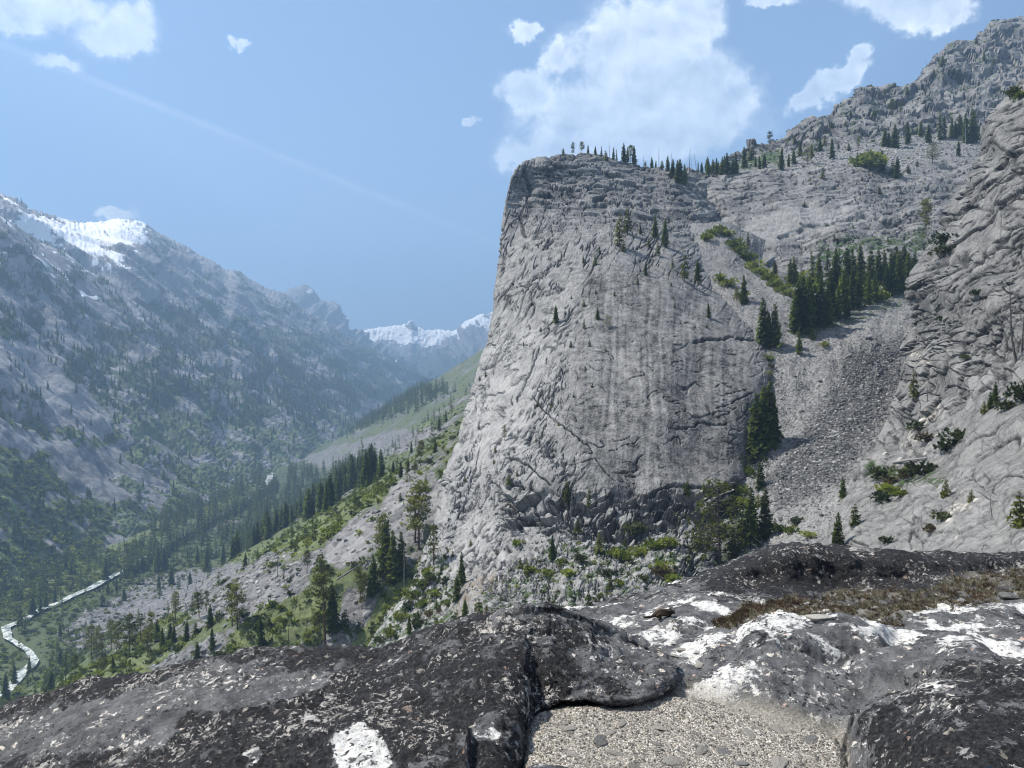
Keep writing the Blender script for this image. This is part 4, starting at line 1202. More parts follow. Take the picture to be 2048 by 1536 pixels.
Mh = {'black': 0.10 - 0.55 * grey + 0.25 * sm(0.1, 0.5, lump) - 0.5 * np.clip(pale_h, 0, 1), 'pale': np.clip(pale_h, -0.2, 1) - 0.1 * grey, 'dust': 0.0}
structure("rock_swell", grid_mesh("rock_swell", Xh, Mh), M_LICH)
register('swell', Xh)

# coarse granite sand lying in the hollow
mt, nb, bs = new_mat("granite_sand")
co = nb.objco()
vcol = nb.new('ShaderNodeTexVoronoi', feature='F1')
nb.put(vcol.inputs['Vector'], co)
vcol.inputs['Scale'].default_value = 170.0
hs = nb.new('ShaderNodeSeparateColor')
nb.l.new(vcol.outputs['Color'], hs.inputs[0])
c_s = nb.mix(nb.ss(hs.outputs[0], 0.1, 0.9), (0.15, 0.132, 0.108), (0.44, 0.405, 0.345))
c_s = nb.mix(nb.ss(hs.outputs[1], 0.86, 0.92), c_s, (0.66, 0.63, 0.57))
c_s = nb.mix(nb.ss(hs.outputs[1], 0.10, 0.05), c_s, (0.05, 0.045, 0.04))
c_s = nb.mix(nb.ss(nb.noise(co, 5.0, 5, 0.6), 0.42, 0.62, 0.0, 0.45), c_s, (0.25, 0.23, 0.195))
nb.put(bs.inputs['Base Color'], c_s)
nb.put(bs.inputs['Normal'], nb.bump(nb.add(nb.mul(vcol.outputs['Distance'], -1.0), nb.mul(nb.noise(co, 40, 5, 0.7), 0.8)), 1.0, 0.006))
M_SAND = mt
outl = [(1040, 1490), (1046, 1440), (1072, 1410), (1120, 1398), (1240, 1398), (1340, 1380), (1420, 1384), (1520, 1402), (1620, 1436), (1685, 1470), (1700, 1520), (1700, 1640), (1030, 1640)]
px_s, py_s = np.meshgrid(np.linspace(1000, 1730, 300), np.linspace(1360, 1640, 150))
zs = -1.322
Ds = -zs * F / (py_s - CY)
Xs = sight(px_s, py_s, Ds)
m_in = poly(px_s, py_s, outl, 26)
Xs[..., 2] += (m_in - 0.9) * 0.10 + 0.012 * fbm(Xs[..., 0] * 5, Xs[..., 1] * 5, 3, 340) + 0.006 * fbm(Xs[..., 0] * 25, Xs[..., 1] * 25, 3, 341) + 0.003 * fbm(Xs[..., 0] * 90, Xs[..., 1] * 90, 2, 342)
sand_me = grid_mesh("granite_sand", Xs, keep=m_in > 0.02)
structure("granite_sand", sand_me, M_SAND, stuff=True)
register('sand', Xs[(m_in > 0.5)])


# ------------------------------------------------------------------ plants: materials
def leaf_mat(name, c1, c2, var=0.35, trans=0.25, freq=3.0):
    mt, nb, bs = new_mat(name)
    oi = nb.new('ShaderNodeObjectInfo')
    ge = nb.new('ShaderNodeNewGeometry')
    n = nb.noise(nb.objco(), freq, 4, 0.7)
    f = nb.add(nb.mul(n, 0.9), nb.mul(nb.sub(oi.outputs['Random'], 0.5), 0.7))
    f = nb.add(f, nb.mul(nb.sub(ge.outputs['Random Per Island'], 0.5), 0.5))
    col = nb.mix(nb.ss(f, 0.15, 0.85), c1, c2)
    nb.put(bs.inputs['Base Color'], col)
    bs.inputs['Roughness'].default_value = 0.7
    tr = nb.new('ShaderNodeBsdfTranslucent')
    nb.put(tr.inputs[0], nb.vm('SCALE', col, scale=1.2))
    mx = nb.new('ShaderNodeMixShader')
    mx.inputs[0].default_value = trans
    nb.l.new(bs.outputs[0], mx.inputs[1])
    nb.l.new(tr.outputs[0], mx.inputs[2])
    out = nb.n['Material Output']
    nb.l.new(mx.outputs[0], out.inputs[0])
    return mt


M_FIR = leaf_mat("fir_needles", (0.062, 0.092, 0.014), (0.150, 0.190, 0.034), trans=0.5)
M_PINE = leaf_mat("pine_needles", (0.076, 0.096, 0.016), (0.195, 0.210, 0.046), trans=0.5)
M_SHRUB = leaf_mat("shrub_leaves", (0.105, 0.140, 0.020), (0.250, 0.285, 0.052), trans=0.5)
M_BUSH = leaf_mat("dark_bush_leaves", (0.034, 0.048, 0.017), (0.092, 0.112, 0.036), trans=0.35)
M_HEATH = leaf_mat("rusty_heath_leaves", (0.060, 0.045, 0.020), (0.150, 0.115, 0.050))


def wood_mat(name, c1, c2):
    mt, nb, bs = new_mat(name)
    co = nb.objco()
    n = nb.noise(nb.mapping(co, (14, 14, 3)), 4.0, 5, 0.7)
    nb.put(bs.inputs['Base Color'], nb.mix(nb.ss(n, 0.3, 0.7), c1, c2))
    nb.put(bs.inputs['Normal'], nb.bump(n, 0.7, 0.01))
    return mt


M_BARK = wood_mat("fir_bark", (0.035, 0.030, 0.026), (0.10, 0.085, 0.07))
M_PBARK = wood_mat("pine_bark", (0.055, 0.036, 0.026), (0.17, 0.10, 0.065))
M_DEAD = wood_mat("weathered_dead_wood", (0.12, 0.115, 0.11), (0.36, 0.35, 0.33))
M_DEADD = wood_mat("charred_dead_wood", (0.03, 0.028, 0.027), (0.11, 0.10, 0.095))


class Geo:
    def __init__(s):
        s.v, s.f, s.m, s.n = [], [], [], 0

    def add(s, v, f, m=0):
        v = np.asarray(v, float)
        s.v.append(v)
        s.f += [tuple(int(i) + s.n for i in q) for q in f]
        s.m += [m] * len(f)
        s.n += len(v)

    def mesh(s, name, mats, smooth=False):
        return mesh_from(name, np.concatenate(s.v), s.f, mats, smooth, s.m)


def tube(path, radii, k=6):
    path = np.asarray(path, float)
    n = len(path)
    v, f = [], []
    for i in range(n):
        d = path[min(i + 1, n - 1)] - path[max(i - 1, 0)]
        d /= np.linalg.norm(d) + 1e-9
        a = np.cross(d, (0.31, 0.95, 0.1) if abs(d[1]) < 0.9 else (1, 0, 0))
        a /= np.linalg.norm(a)
        b = np.cross(d, a)
        for j in range(k):
            t = 2 * math.pi * j / k
            v.append(path[i] + radii[i] * (math.cos(t) * a + math.sin(t) * b))
    for i in range(n - 1):
        for j in range(k):
            f.append((i * k + j, i * k + (j + 1) % k, (i + 1) * k + (j + 1) % k, (i + 1) * k + j))
    f.append(tuple(range(k))[::-1])
    f.append(tuple((n - 1) * k + j for j in range(k)))
    return v, f


def sprays(P, out, ln, wd, r, droop=0.35):
    """ragged needle sprays: pairs of triangles at P pointing along out"""
    n = len(P)
    up = np.array([0, 0, 1.0])
    side = np.cross(out, up)
    side /= np.linalg.norm(side, axis=1, keepdims=True) + 1e-9
    roll = r.normal(0, 0.5, (n, 1))
    side = side + up * roll * 1.5
    o = out + side * r.normal(0, 0.45, (n, 1)) - up * (droop * r.uniform(0.2, 1.2, (n, 1)))
    o /= np.linalg.norm(o, axis=1, keepdims=True)
    ln = ln[:, None] * r.uniform(0.7, 1.3, (n, 1))
    wd = wd[:, None] * r.uniform(0.7, 1.3, (n, 1))
    a = P - side * wd * 0.5 - o * ln * 0.15
    b = P + side * wd * 0.5 - o * ln * 0.15
    c = P + o * ln + side * wd * r.normal(0, 0.3, (n, 1))
    d = P + o * ln * 0.55 + side * wd * 0.75
    e = P + o * ln * 0.50 - side * wd * 0.75
    V = np.stack([a, b, c, d, e], 1).reshape(-1, 3)
    i = np.arange(n)[:, None] * 5
    Fq = np.concatenate([i + np.array([[0, 1, 2]]), i + np.array([[0, 3, 2]]), i + np.array([[1, 2, 4]])])
    return V, Fq


def fir_crown(seed, R=0.13, h0=0.05, whorls=26, nb_=6, m=4, dead=0.0):
    r = np.random.default_rng(seed)
    P, O, L, W = [], [], [], []
    for i in range(whorls):
        t = (i + r.uniform(0, 0.8)) / whorls
        h = h0 + (1 - h0) * t ** 0.92
        rad = R * (1 - t) ** 0.85 * r.uniform(0.75, 1.15) + 0.012
        if t < 0.12:
            rad *= 0.75 + 2 * t
        a0 = r.uniform(0, 6.28)
        nn = nb_ if t < 0.8 else max(3, nb_ - 2)
        for j in range(nn):
            if r.uniform() < 0.12 + dead:
                continue
            a = a0 + 6.28 * j / nn + r.normal(0, 0.22)
            l = rad * r.uniform(0.65, 1.2)
            od = np.array([math.cos(a), math.sin(a), -0.25 + 0.55 * t])
            mm = m if l > 0.05 else max(2, m - 1)
            for q in range(mm):
                s = (q + 0.6) / mm
                P.append(np.array([0, 0, h]) + od * l * s + np.array([0, 0, -0.25 * l * s * s]) + r.normal(0, 1, 3) * np.array([0.004, 0.004, 0.010]))
                O.append(od)
                L.append(0.34 * l + 0.020)
                W.append(0.26 * l + 0.018)
    return sprays(np.array(P), np.array(O), np.array(L), np.array(W), r)


def pine_crown(seed, R=0.17, h0=0.30, n=46, per=14, flat=0.0):
    r = np.random.default_rng(seed)
    P, O, L, W = [], [], [], []
    br = []
    for i in range(n):
        t = r.uniform(0, 1)
        h = h0 + (0.97 - h0) * t
        prof = math.sin(math.pi * min(1, 0.22 + 0.78 * t)) ** 0.7
        l = R * (0.30 + 0.70 * prof) * r.uniform(0.45, 1.1)
        a = r.uniform(0, 6.28)
        od = np.array([math.cos(a), math.sin(a), r.uniform(-0.15, 0.5)])
        tip = np.array([0, 0, h]) + od * l
        br.append((np.array([0, 0, h - 0.02]), tip))
        k = per
        c = tip[None] + r.normal(0, 1, (k, 3)) * np.array([0.036, 0.036, 0.020]) - od * l * r.uniform(0, 0.5, (k, 1))
        oo = c - np.array([0, 0, h - 0.05])
        oo /= np.linalg.norm(oo, axis=1, keepdims=True) + 1e-6
        P += list(c)
        O += list(oo + r.normal(0, 0.4, (k, 3)))
        L += [0.030] * k
        W += [0.022] * k
    V, Fq = sprays(np.array(P), np.array(O), np.array(L), np.array(W), r, 0.1)
    return V, Fq, br


def bush_crown(seed, n=220, flat=0.7, size=0.13):
    r = np.random.default_rng(seed)
    lobes = r.uniform(-0.32, 0.32, (7, 3)) * np.array([1, 1, 0.3]) + np.array([0, 0, 0.32 * flat])
    lr = r.uniform(0.18, 0.34, 7)
    k = r.integers(0, 7, n)
    d = r.normal(0, 1, (n, 3))
    d /= np.linalg.norm(d, axis=1, keepdims=True)
    P = lobes[k] + d * (lr[k] * r.uniform(0.6, 1.05, n))[:, None] * np.array([1, 1, flat])
    P[:, 2] = np.abs(P[:, 2])
    return sprays(P, d + np.array([0, 0, 0.4]), np.full(n, size), np.full(n, size * 0.7), r, 0.0)


def trunk_geo(seed, r0=0.017, h=1.0, lean=0.0, k=6, segs=6):
    r = np.random.default_rng(seed)
    zz = np.linspace(-0.03, h, segs)
    path = np.stack([lean * zz ** 2 + r.normal(0, 0.003, segs), r.normal(0, 0.003, segs), zz], -1)
    return tube(path, r0 * (1 - zz / h * 0.93) ** 0.9 + 0.0012, k)


def parts_mesh(name, seed, kind):
    """(trunk mesh, crown mesh) of unit height"""
    g = Geo()
    t = Geo()
    if kind == 'fir':
        R = [0.13, 0.15, 0.115, 0.165, 0.14][seed % 5]
        g.add(*fir_crown(seed, R, [0.04, 0.07, 0.05, 0.03, 0.10][seed % 5], 32, 7, 4))
        t.add(*trunk_geo(seed, 0.014))
        return t.mesh(name + "_trunk", [M_BARK]), g.mesh(name + "_crown", [M_FIR])
    if kind == 'spire':
        g.add(*fir_crown(seed, 0.085, 0.04, 30, 5, 3))
        t.add(*trunk_geo(seed, 0.012))
        return t.mesh(name + "_trunk", [M_BARK]), g.mesh(name + "_crown", [M_FIR])
    if kind == 'thinfir':
        g.add(*fir_crown(seed, 0.15, 0.12, 22, 5, 4, dead=0.22))
        t.add(*trunk_geo(seed, 0.014))
        return t.mesh(name + "_trunk", [M_BARK]), g.mesh(name + "_crown", [M_PINE])
    if kind == 'pine':
        V, Fq, br = pine_crown(seed, [0.17, 0.145, 0.19, 0.16][seed % 4], [0.28, 0.22, 0.34, 0.30][seed % 4], [54, 48, 60, 50][seed % 4])
        g.add(V, Fq)
        t.add(*trunk_geo(seed, 0.015))
        for a, b in br[::2]:
            t.add(*tube([a, (a + b) / 2 + np.array([0, 0, -0.006]), b], [0.0035, 0.0025, 0.001], 3))
        return t.mesh(name + "_trunk", [M_PBARK]), g.mesh(name + "_crown", [M_PINE])
    if kind == 'broadpine':
        V, Fq, br = pine_crown(seed, 0.42, 0.18, 64, 12)
        g.add(V, Fq)
        t.add(*trunk_geo(seed, 0.017))
        for a, b in br:
            t.add(*tube([a, (a + b) / 2 + np.array([0, 0, -0.01]), b], [0.006, 0.004, 0.0015], 4))
        return t.mesh(name + "_trunk", [M_BARK]), g.mesh(name + "_crown", [M_PINE])
    if kind == 'bushfir':
        g.add(*fir_crown(seed, 0.30, 0.02, 14, 7, 4))
        t.add(*trunk_geo(seed, 0.024))
        return t.mesh(name + "_trunk", [M_BARK]), g.mesh(name + "_crown", [M_PINE])


def snag_mesh(name, seed, mat):
    r = np.random.default_rng(seed)
    t = Geo()
    t.add(*trunk_geo(seed, 0.013, 1.0, r.uniform(-0.08, 0.08), 5, 7))
    b = Geo()
    for i in range(int(r.integers(7, 16))):
        h = r.uniform(0.3, 0.95)
        a = r.uniform(0, 6.28)
        l = r.uniform(0.03, 0.11) * (1.2 - h)
        p = np.array([0, 0, h])
        q = p + np.array([math.cos(a), math.sin(a), r.uniform(-0.3, 0.5)]) * l
        b.add(*tube([p, (p + q) / 2 + np.array([0, 0, 0.004]), q], [0.004, 0.003, 0.0012], 3))
    return t.mesh(name + "_trunk", [mat]), b.mesh(name + "_branches", [mat])


def shrub_mesh(name, seed, mat, n=220, flat=0.7, size=0.13):
    g = Geo()
    g.add(*bush_crown(seed, n, flat, size))
    r = np.random.default_rng(seed + 77)
    for i in range(5):
        a = r.uniform(0, 6.28)
        q = np.array([math.cos(a) * 0.22, math.sin(a) * 0.22, 0.3])
        g.add(*tube([(0, 0, -0.03), q * 0.5 + np.array([0, 0, 0.05]), q], [0.02, 0.014, 0.006], 3), 1)
    return g.mesh(name, [mat, M_BARK])


VAR = {k: [parts_mesh("%s_%d" % (k, i), i + 11 * j, k) for i in range(n)] for j, (k, n) in enumerate(
    [('fir', 5), ('spire', 3), ('thinfir', 3), ('pine', 4), ('broadpine', 2), ('bushfir', 3)])}
VAR['snag'] = [snag_mesh("snag_%d" % i, 200 + i, [M_DEAD, M_DEADD][i % 2]) for i in range(6)]
SHR = {'green': [shrub_mesh("green_shrub_%d" % i, 300 + i, M_SHRUB) for i in range(3)],
       'dark': [shrub_mesh("dark_shrub_%d" % i, 310 + i, M_BUSH, 180, 0.75) for i in range(3)],
       'rusty': [shrub_mesh("rusty_shrub_%d" % i, 320 + i, M_HEATH, 220, 0.5, 0.10) for i in range(2)]}
NAME = {'fir': 'fir_tree', 'spire': 'fir_tree', 'thinfir': 'fir_tree', 'pine': 'pine_tree', 'broadpine': 'pine_tree', 'bushfir': 'young_fir',
        'snag': 'dead_tree', 'green': 'green_shrub', 'dark': 'dark_shrub', 'rusty': 'rusty_shrub'}
CAT = {'fir_tree': 'tree', 'pine_tree': 'tree', 'young_fir': 'tree', 'dead_tree': 'dead tree', 'green_shrub': 'shrub', 'dark_shrub': 'shrub', 'rusty_shrub': 'shrub'}
LOOK = {'fir': 'dark conical fir', 'spire': 'narrow spire-shaped fir', 'thinfir': 'thin open-branched fir', 'pine': 'pine with bare lower trunk',
        'broadpine': 'broad spreading pine', 'bushfir': 'small bushy fir', 'snag': 'bare grey dead tree', 'green': 'bright green shrub',
        'dark': 'dark green shrub', 'rusty': 'rusty brown shrub'}
ORD = ('first second third fourth fifth sixth seventh eighth ninth tenth eleventh twelfth thirteenth fourteenth fifteenth sixteenth '
       'seventeenth eighteenth nineteenth twentieth twenty-first twenty-second twenty-third twenty-fourth twenty-fifth twenty-sixth').split()
PLACED = []          # every plant: (kind, place, px, py, object)
_tr = np.random.default_rng(99)
_used = {}


def plant(kind, surf, px, py, hpx, place, group):
    p = on(surf, px, py)
    D = float(p[1])
    h = hpx * D / F
    k = _used.get(kind, 0)
    _used[kind] = k + 1
    yaw = float(_tr.uniform(0, 6.28))
    nm = NAME[kind]
    if kind in SHR:
        vs = SHR[kind]
        o = bpy.data.objects.new(nm, vs[k % len(vs)])
        COL.objects.link(o)
        w_ = h / 0.62 * float(_tr.uniform(0.9, 1.3))
        o.scale = (w_, w_, h / 0.62)
    else:
        tm, cm = VAR[kind][k % len(VAR[kind])]
        o = bpy.data.objects.new(nm, None)
        o.empty_display_size = 0.2
        COL.objects.link(o)
        for part, me in (('trunk', tm), ('branches' if kind == 'snag' else 'crown', cm)):
            c = bpy.data.objects.new(part, me)
            c.parent = o
            COL.objects.link(c)
            if part == 'branches':
                c['kind'] = 'stuff'
        fat = float(_tr.uniform(0.9, 1.2))
        o.scale = (h * fat, h * fat, h)
    o.location = (float(p[0]), D, float(p[2]) - 0.01 * h)
    o.rotation_euler = (float(_tr.normal(0, 0.02)), float(_tr.normal(0, 0.02)), yaw)
    o['category'] = CAT[nm]
    o['group'] = group
    PLACED.append((kind, place, px, hpx, o))
    return o


K = {'f': 'fir', 'n': 'spire', 't': 'thinfir', 'p': 'pine', 'w': 'broadpine', 'b': 'bushfir', 's': 'snag', 'g': 'green', 'd': 'dark', 'r': 'rusty'}


def stand(surf, place, group, text):
    for tok in text.split():
        k, x, y, h = tok.split(',')
        plant(K[k], surf, float(x), float(y), float(h), place, group)


stand('dome', "on the dome's rim against the sky", 'trees along the rim of the dome', """
b,1128,308,15 p,1147,309,27 p,1165,307,27 f,1178,305,18 f,1192,307,18 n,1205,313,23 b,1214,320,20 s,1221,315,42 f,1228,318,26 n,1236,317,22
f,1250,325,37 f,1257,325,29 p,1263,327,38 f,1271,327,38 s,1287,325,28 b,1293,325,12 f,1305,333,22 f,1311,333,16 s,1317,348,58 b,1324,333,16""")
stand('dome', "in the notch behind the dome's rim", 'trees in the notch behind the dome', """
f,1334,340,30 s,1344,337,36 f,1348,352,34 f,1356,363,46 f,1363,366,50 f,1369,366,40 s,1373,340,26 b,1340,350,18""")
stand('wall', "along the saddle right of the dome's rim", 'trees along the saddle right of the dome', """
s,1381,345,48 s,1385,346,30 s,1392,344,42 n,1398,342,22 f,1404,344,26 f,1411,344,28 f,1418,346,36 f,1424,346,30 f,1430,347,34 n,1437,346,28
f,1443,347,36 f,1449,346,38 f,1456,346,42 f,1464,346,30 f,1471,346,44""")
stand('wall', "on the saddle just below the first crag", 'trees below the first crag of the ridge', """
f,1488,332,42 b,1501,318,28 f,1511,332,24 f,1519,335,26 f,1528,332,28 p,1537,293,32 s,1547,296,22 f,1562,337,46 f,1587,326,30 f,1575,332,26""")
stand('wall', "on the boulder bench's left half", 'trees on the boulder bench', """
w,1615,326,38 f,1625,314,30 b,1651,288,18 f,1640,300,26 f,1664,316,42 p,1717,296,27 g,1728,332,34 g,1742,335,30 f,1742,325,30 f,1766,344,46 b,1700,300,16
f,1600,310,30 b,1676,296,14""")
stand('wall', "on the boulder bench's right half", 'trees on the boulder bench', """
f,1770,291,38 f,1779,293,30 f,1791,294,47 f,1816,288,47 f,1843,272,32 f,1858,282,36 s,1878,270,52 n,1882,278,58 n,1888,276,50 f,1905,276,45 f,1913,274,36
f,1921,273,46 f,1934,284,60 s,1932,286,54 f,1947,284,66 w,1867,326,42 f,1917,311,32 f,1795,353,42 b,1783,348,26 b,1817,344,18 b,1836,330,14""")
stand('wall', "on the skyline crags above the bench", 'trees on the crags of the ridge', """
p,1783,232,38 p,1802,229,26 b,1747,232,15 b,1660,255,14 b,1690,250,12 b,1700,228,12 b,1770,186,12 b,1815,186,18 s,1850,135,18 b,1868,150,14 b,1886,130,22
s,1911,96,14 b,1955,86,16 f,1970,120,22 b,1990,130,12 b,1620,262,12 b,1590,282,16 s,1561,286,24""")
stand('wall', "on the pale cliff band below the bench", 'trees on the cliff band', """
p,1849,471,76 b,1645,354,16 b,1608,412,13 b,1668,478,12 b,1760,385,18 b,1774,482,12 b,1725,360,10""")
stand('dome', "on the shoulder ledge high on the dome", 'trees on the shoulder of the dome', """
s,1225,492,88 t,1241,492,66 t,1253,466,58 b,1249,501,22 f,1282,466,20 f,1310,472,42 f,1333,492,58 b,1300,492,18 t,1317,510,30 s,1286,512,20 b,1165,524,15
b,1188,528,20 b,1200,504,15 f,1292,547,26 t,1344,536,26 t,1370,560,62 f,1396,563,48 b,1276,566,14""")
stand('dome', "on the bare middle of the dome's face", 'small trees on the face of the dome', """
b,1228,589,11 b,1166,611,15 f,1109,645,36 f,1194,636,24 t,1168,656,24 w,1212,653,28 f,1418,633,30 b,1348,595,8 b,1351,613,8 b,1414,653,10 b,1344,570,9
b,1140,596,8 b,1190,584,8 b,1131,641,8 b,1062,608,8 b,1141,692,14 b,1178,690,14 b,1168,738,9 b,1183,772,9 b,1146,792,9 b,1102,812,12 b,1073,812,12 b,1212,700,10 b,1080,660,9 b,1046,690,9""")
stand('dome', "on the lower left flank of the dome", 'small trees on the flank of the dome', """
p,1008,880,32 b,988,905,12 b,1016,967,22 b,1034,950,12 b,986,925,10 b,958,760,10 b,968,752,9 b,1070,880,8 b,1055,1000,10 b,1115,850,9 b,930,960,9 b,1020,1010,9""")
stand('scree', "beside the boulder chute near the dome", 'trees beside the boulder chute', """
f,1489,606,58 p,1471,600,28 f,1528,692,98 f,1549,692,84 f,1538,694,70 f,1597,708,44 b,1627,679,26 f,1553,554,32 n,1498,492,32 n,1484,492,24 s,1464,470,28 s,1512,542,72 s,1521,545,72 s,1455,575,40""")
stand('scree', "in the forest's front row above the scree", 'trees of the forest above the scree', """
f,1589,660,80 f,1597,664,104 f,1605,664,112 f,1619,652,102 f,1630,650,84 f,1639,648,98 f,1653,650,78 f,1663,638,92 f,1679,634,64 f,1688,620,84 f,1695,636,54 f,1706,616,82 f,1717,613,74 f,1736,607,64 f,1752,604,58 f,1773,590,62 f,1784,586,86 f,1802,584,86 f,1817,580,78""")
stand('scree', "in the forest's back row above the scree", 'trees of the forest above the scree', """
f,1580,568,54 f,1590,570,60 n,1627,575,78 f,1640,585,80 n,1656,575,86 f,1668,574,80 n,1677,570,78 f,1694,584,92 f,1708,580,84 f,1723,574,88 f,1741,580,84 f,1758,568,74 f,1770,565,70 f,1794,560,80 f,1811,556,80 f,1828,552,70 f,1840,545,58 f,1853,540,52""")
stand('scree', "in the dark clump between dome and scree", 'trees between the dome and the scree', """
f,1516,906,122 f,1527,898,128 f,1536,893,132 f,1547,880,86 f,1505,900,70""")
stand('scree', "along the foot of the scree chute", 'trees along the foot of the scree', """
f,1518,978,58 w,1440,1124,165 f,1501,1092,120 f,1528,1078,104 t,1480,1104,90 w,1402,1130,76 w,1376,1140,64 b,1466,1110,60 b,1515,1010,26 b,1548,1056,22 b,1420,1065,44 t,1413,1110,60""")
stand('dome', "on shattered ledges at the dome's foot", "trees at the dome's foot", """
f,1105,1113,46 t,1136,1012,56 t,1176,1012,40 b,1375,988,30 b,1408,984,20 b,1196,1108,44 t,1176,1216,42 b,1218,1176,24 b,1054,1150,30 b,1040,1135,22 b,1155,1060,26 b,1300,1086,20 b,1250,1090,18""")
stand('dome', "on the bare rock rib left of the dome's foot", 'trees on the rock rib', """
p,866,1128,80 f,921,1169,68 f,910,1203,56 f,928,1247,52 b,957,1242,46 b,972,1240,34 f,820,1264,36 b,880,1140,14 b,862,1190,14 b,870,1215,18 b,940,1090,14 b,995,1105,12 b,905,1110,12 b,835,1235,18""")
stand('valley', "on the slope beside the dome's foot", "trees on the slope left of the dome", """
p,837,1092,142 p,828,1079,112 p,763,1133,112 p,771,1140,92 f,774,1152,102 f,790,1162,98 f,801,1148,92 f,751,1190,82 f,743,1197,62 p,721,1203,74 p,729,1223,64 s,811,1172,88 f,784,1268,38 b,692,1258,38""")
stand('valley', "on the brown slope by the dome's edge", "trees on the slope left of the dome", """
p,842,929,52 f,801,953,34 f,816,940,28 t,830,943,30 t,852,981,38 f,880,860,30 f,893,845,26 p,905,830,24 f,868,905,28 f,820,905,26 f,785,945,26 b,800,1000,18""")
stand('valley', "on the near slope above dark rock", "trees low on the near slope", """
p,650,1288,150 f,669,1276,94 p,640,1182,80 p,616,1148,48 s,556,1152,58 s,562,1213,30 s,580,1292,54 f,526,1299,68 b,566,1160,14 b,540,1260,26 s,568,1155,30""")
stand('valley', "in the riverside meadow grove", 'trees of the riverside grove', """
p,183,1317,66 p,192,1317,62 p,206,1320,52 p,225,1299,62 p,235,1310,72 p,260,1310,82 p,281,1282,56 p,296,1310,56 p,303,1285,62 f,313,1271,36 f,324,1299,46 f,337,1285,42 f,345,1285,36 f,372,1282,44 b,390,1268,26""")
stand('valley', "standing apart below the riverside grove", 'trees below the riverside grove', """
f,394,1320,40 f,420,1299,46 p,151,1352,46 p,134,1359,52 p,207,1345,30 f,227,1341,30 f,91,1398,28 f,10,1405,62 f,102,1380,40 f,60,1345,34 f,30,1372,46 f,120,1330,36""")
stand('valley', "scattered over the grey talus fan", 'trees on the talus fan', """
p,467,1254,88 p,474,1254,92 f,418,1254,46 p,348,1239,58 p,399,1233,52 p,415,1222,42 f,411,1141,46 f,395,1127,36 f,346,1169,36 f,320,1176,33 f,378,1166,26 f,489,1131,28 f,445,1127,42 f,213,1162,46 f,218,1187,26 f,234,1180,25 f,250,1201,27 b,206,1211,30""")
stand('valley', "on the river flat by the forest edge", 'trees at the edge of the valley forest', """
p,264,1166,24 f,315,1141,52 f,330,1138,42 f,285,1141,32 f,132,1141,30 f,144,1148,24 f,93,1218,42 f,65,1232,46 f,121,1271,30 f,82,1225,34 f,40,1250,36 f,110,1205,30""")
stand('butt', "on the near rock buttress", 'trees on the near buttress', """
t,1826,800,62 f,1678,990,44 f,1676,1102,80 b,1710,1048,44 b,1889,992,38 b,1941,1001,26 b,2042,1048,70 f,1990,800,40 f,1980,815,34 b,1966,826,26 s,1853,802,50 s,1815,822,34 s,1996,766,48 s,1741,1010,34""")
stand('scree', "along the boulder chute", 'bright shrubs along the boulder chute', """
g,1408,478,16 g,1424,470,16 g,1440,464,16 g,1456,470,16 g,1468,492,20 g,1480,506,20 g,1494,520,20 g,1508,536,22 g,1524,548,20 g,1538,560,20 g,1552,572,20 g,1566,582,18 g,1440,562,18 g,1458,570,18 g,1482,596,16 g,1578,590,16
g,1600,560,22 g,1614,570,22 g,1760,600,22 g,1745,590,24 g,1650,690,12 r,1545,736,16 g,1532,752,14 g,1536,720,14""")
stand('scree', "at the foot of the scree", 'shrubs at the foot of the scree', """
d,1500,925,24 g,1490,945,22 g,1470,990,22 g,1482,1010,22 d,1455,1030,26 g,1440,1060,24 g,1560,1060,16 g,1578,1066,18 d,1592,1048,18 g,1612,1074,14 g,1440,1010,20""")
stand('butt', "on the near buttress", 'shrubs on the near buttress', """
d,1752,955,28 r,1775,965,24 d,1800,955,26 r,1822,952,26 d,1845,948,30 r,1852,880,26 d,1832,856,20 d,1905,888,36 d,1890,902,24 d,1760,1000,24 g,1778,985,24 g,1800,992,20 d,2044,800,42 d,2010,818,24 d,1775,1085,18 r,1862,1062,20 d,1880,1040,22
d,2030,190,20 g,2040,195,16 d,1880,490,30 d,1890,510,22 d,1950,590,14 d,1880,640,14 d,1930,720,12""")
stand('dome', "on the rock rib left of the dome's foot", "shrubs on the rock rib", """
g,850,1150,18 g,838,1172,20 d,862,1160,16 g,826,1196,22 d,812,1218,18 g,846,1210,18 g,870,1190,16 d,885,1165,16 r,858,1232,18 g,800,1240,20 d,830,1252,18 g,780,1270,20 r,875,1222,14 g,892,1212,16 d,760,1285,16""")
stand('dome', "on broken ledges at the dome's foot", "shrubs at the dome's foot", """
g,1120,1130,16 g,1140,1150,18 d,1160,1120,18 g,1230,1110,20 g,1250,1118,18 g,1280,1108,20 g,1310,1095,22 g,1340,1090,20 d,1270,1070,28 g,1060,1140,14 g,1090,1150,16 d,1290,1160,16 g,1320,1140,22 r,1330,1150,30 g,1350,1165,24 d,1210,1150,16 g,1240,1170,14 d,1150,1225,16 g,1030,1090,14""")

# labels: look + place, and where that is not enough its turn counted from the left
from collections import defaultdict
_by = defaultdict(list)
for rec in PLACED:
    _by[(LOOK[rec[0]], rec[1])].append(rec)
for (look, place), recs in _by.items():
    recs.sort(key=lambda r: r[2])
    for i, r_ in enumerate(recs):
        lab = look + " " + place
        n = len(recs)
        if n > 1:
            if i == n - 1:
                tail = ", rightmost"
            elif i == 0:
                tail = ", leftmost"
            else:
                tail = ", " + ORD[i] + " from left"
            lab += tail
        r_[4]['label'] = lab


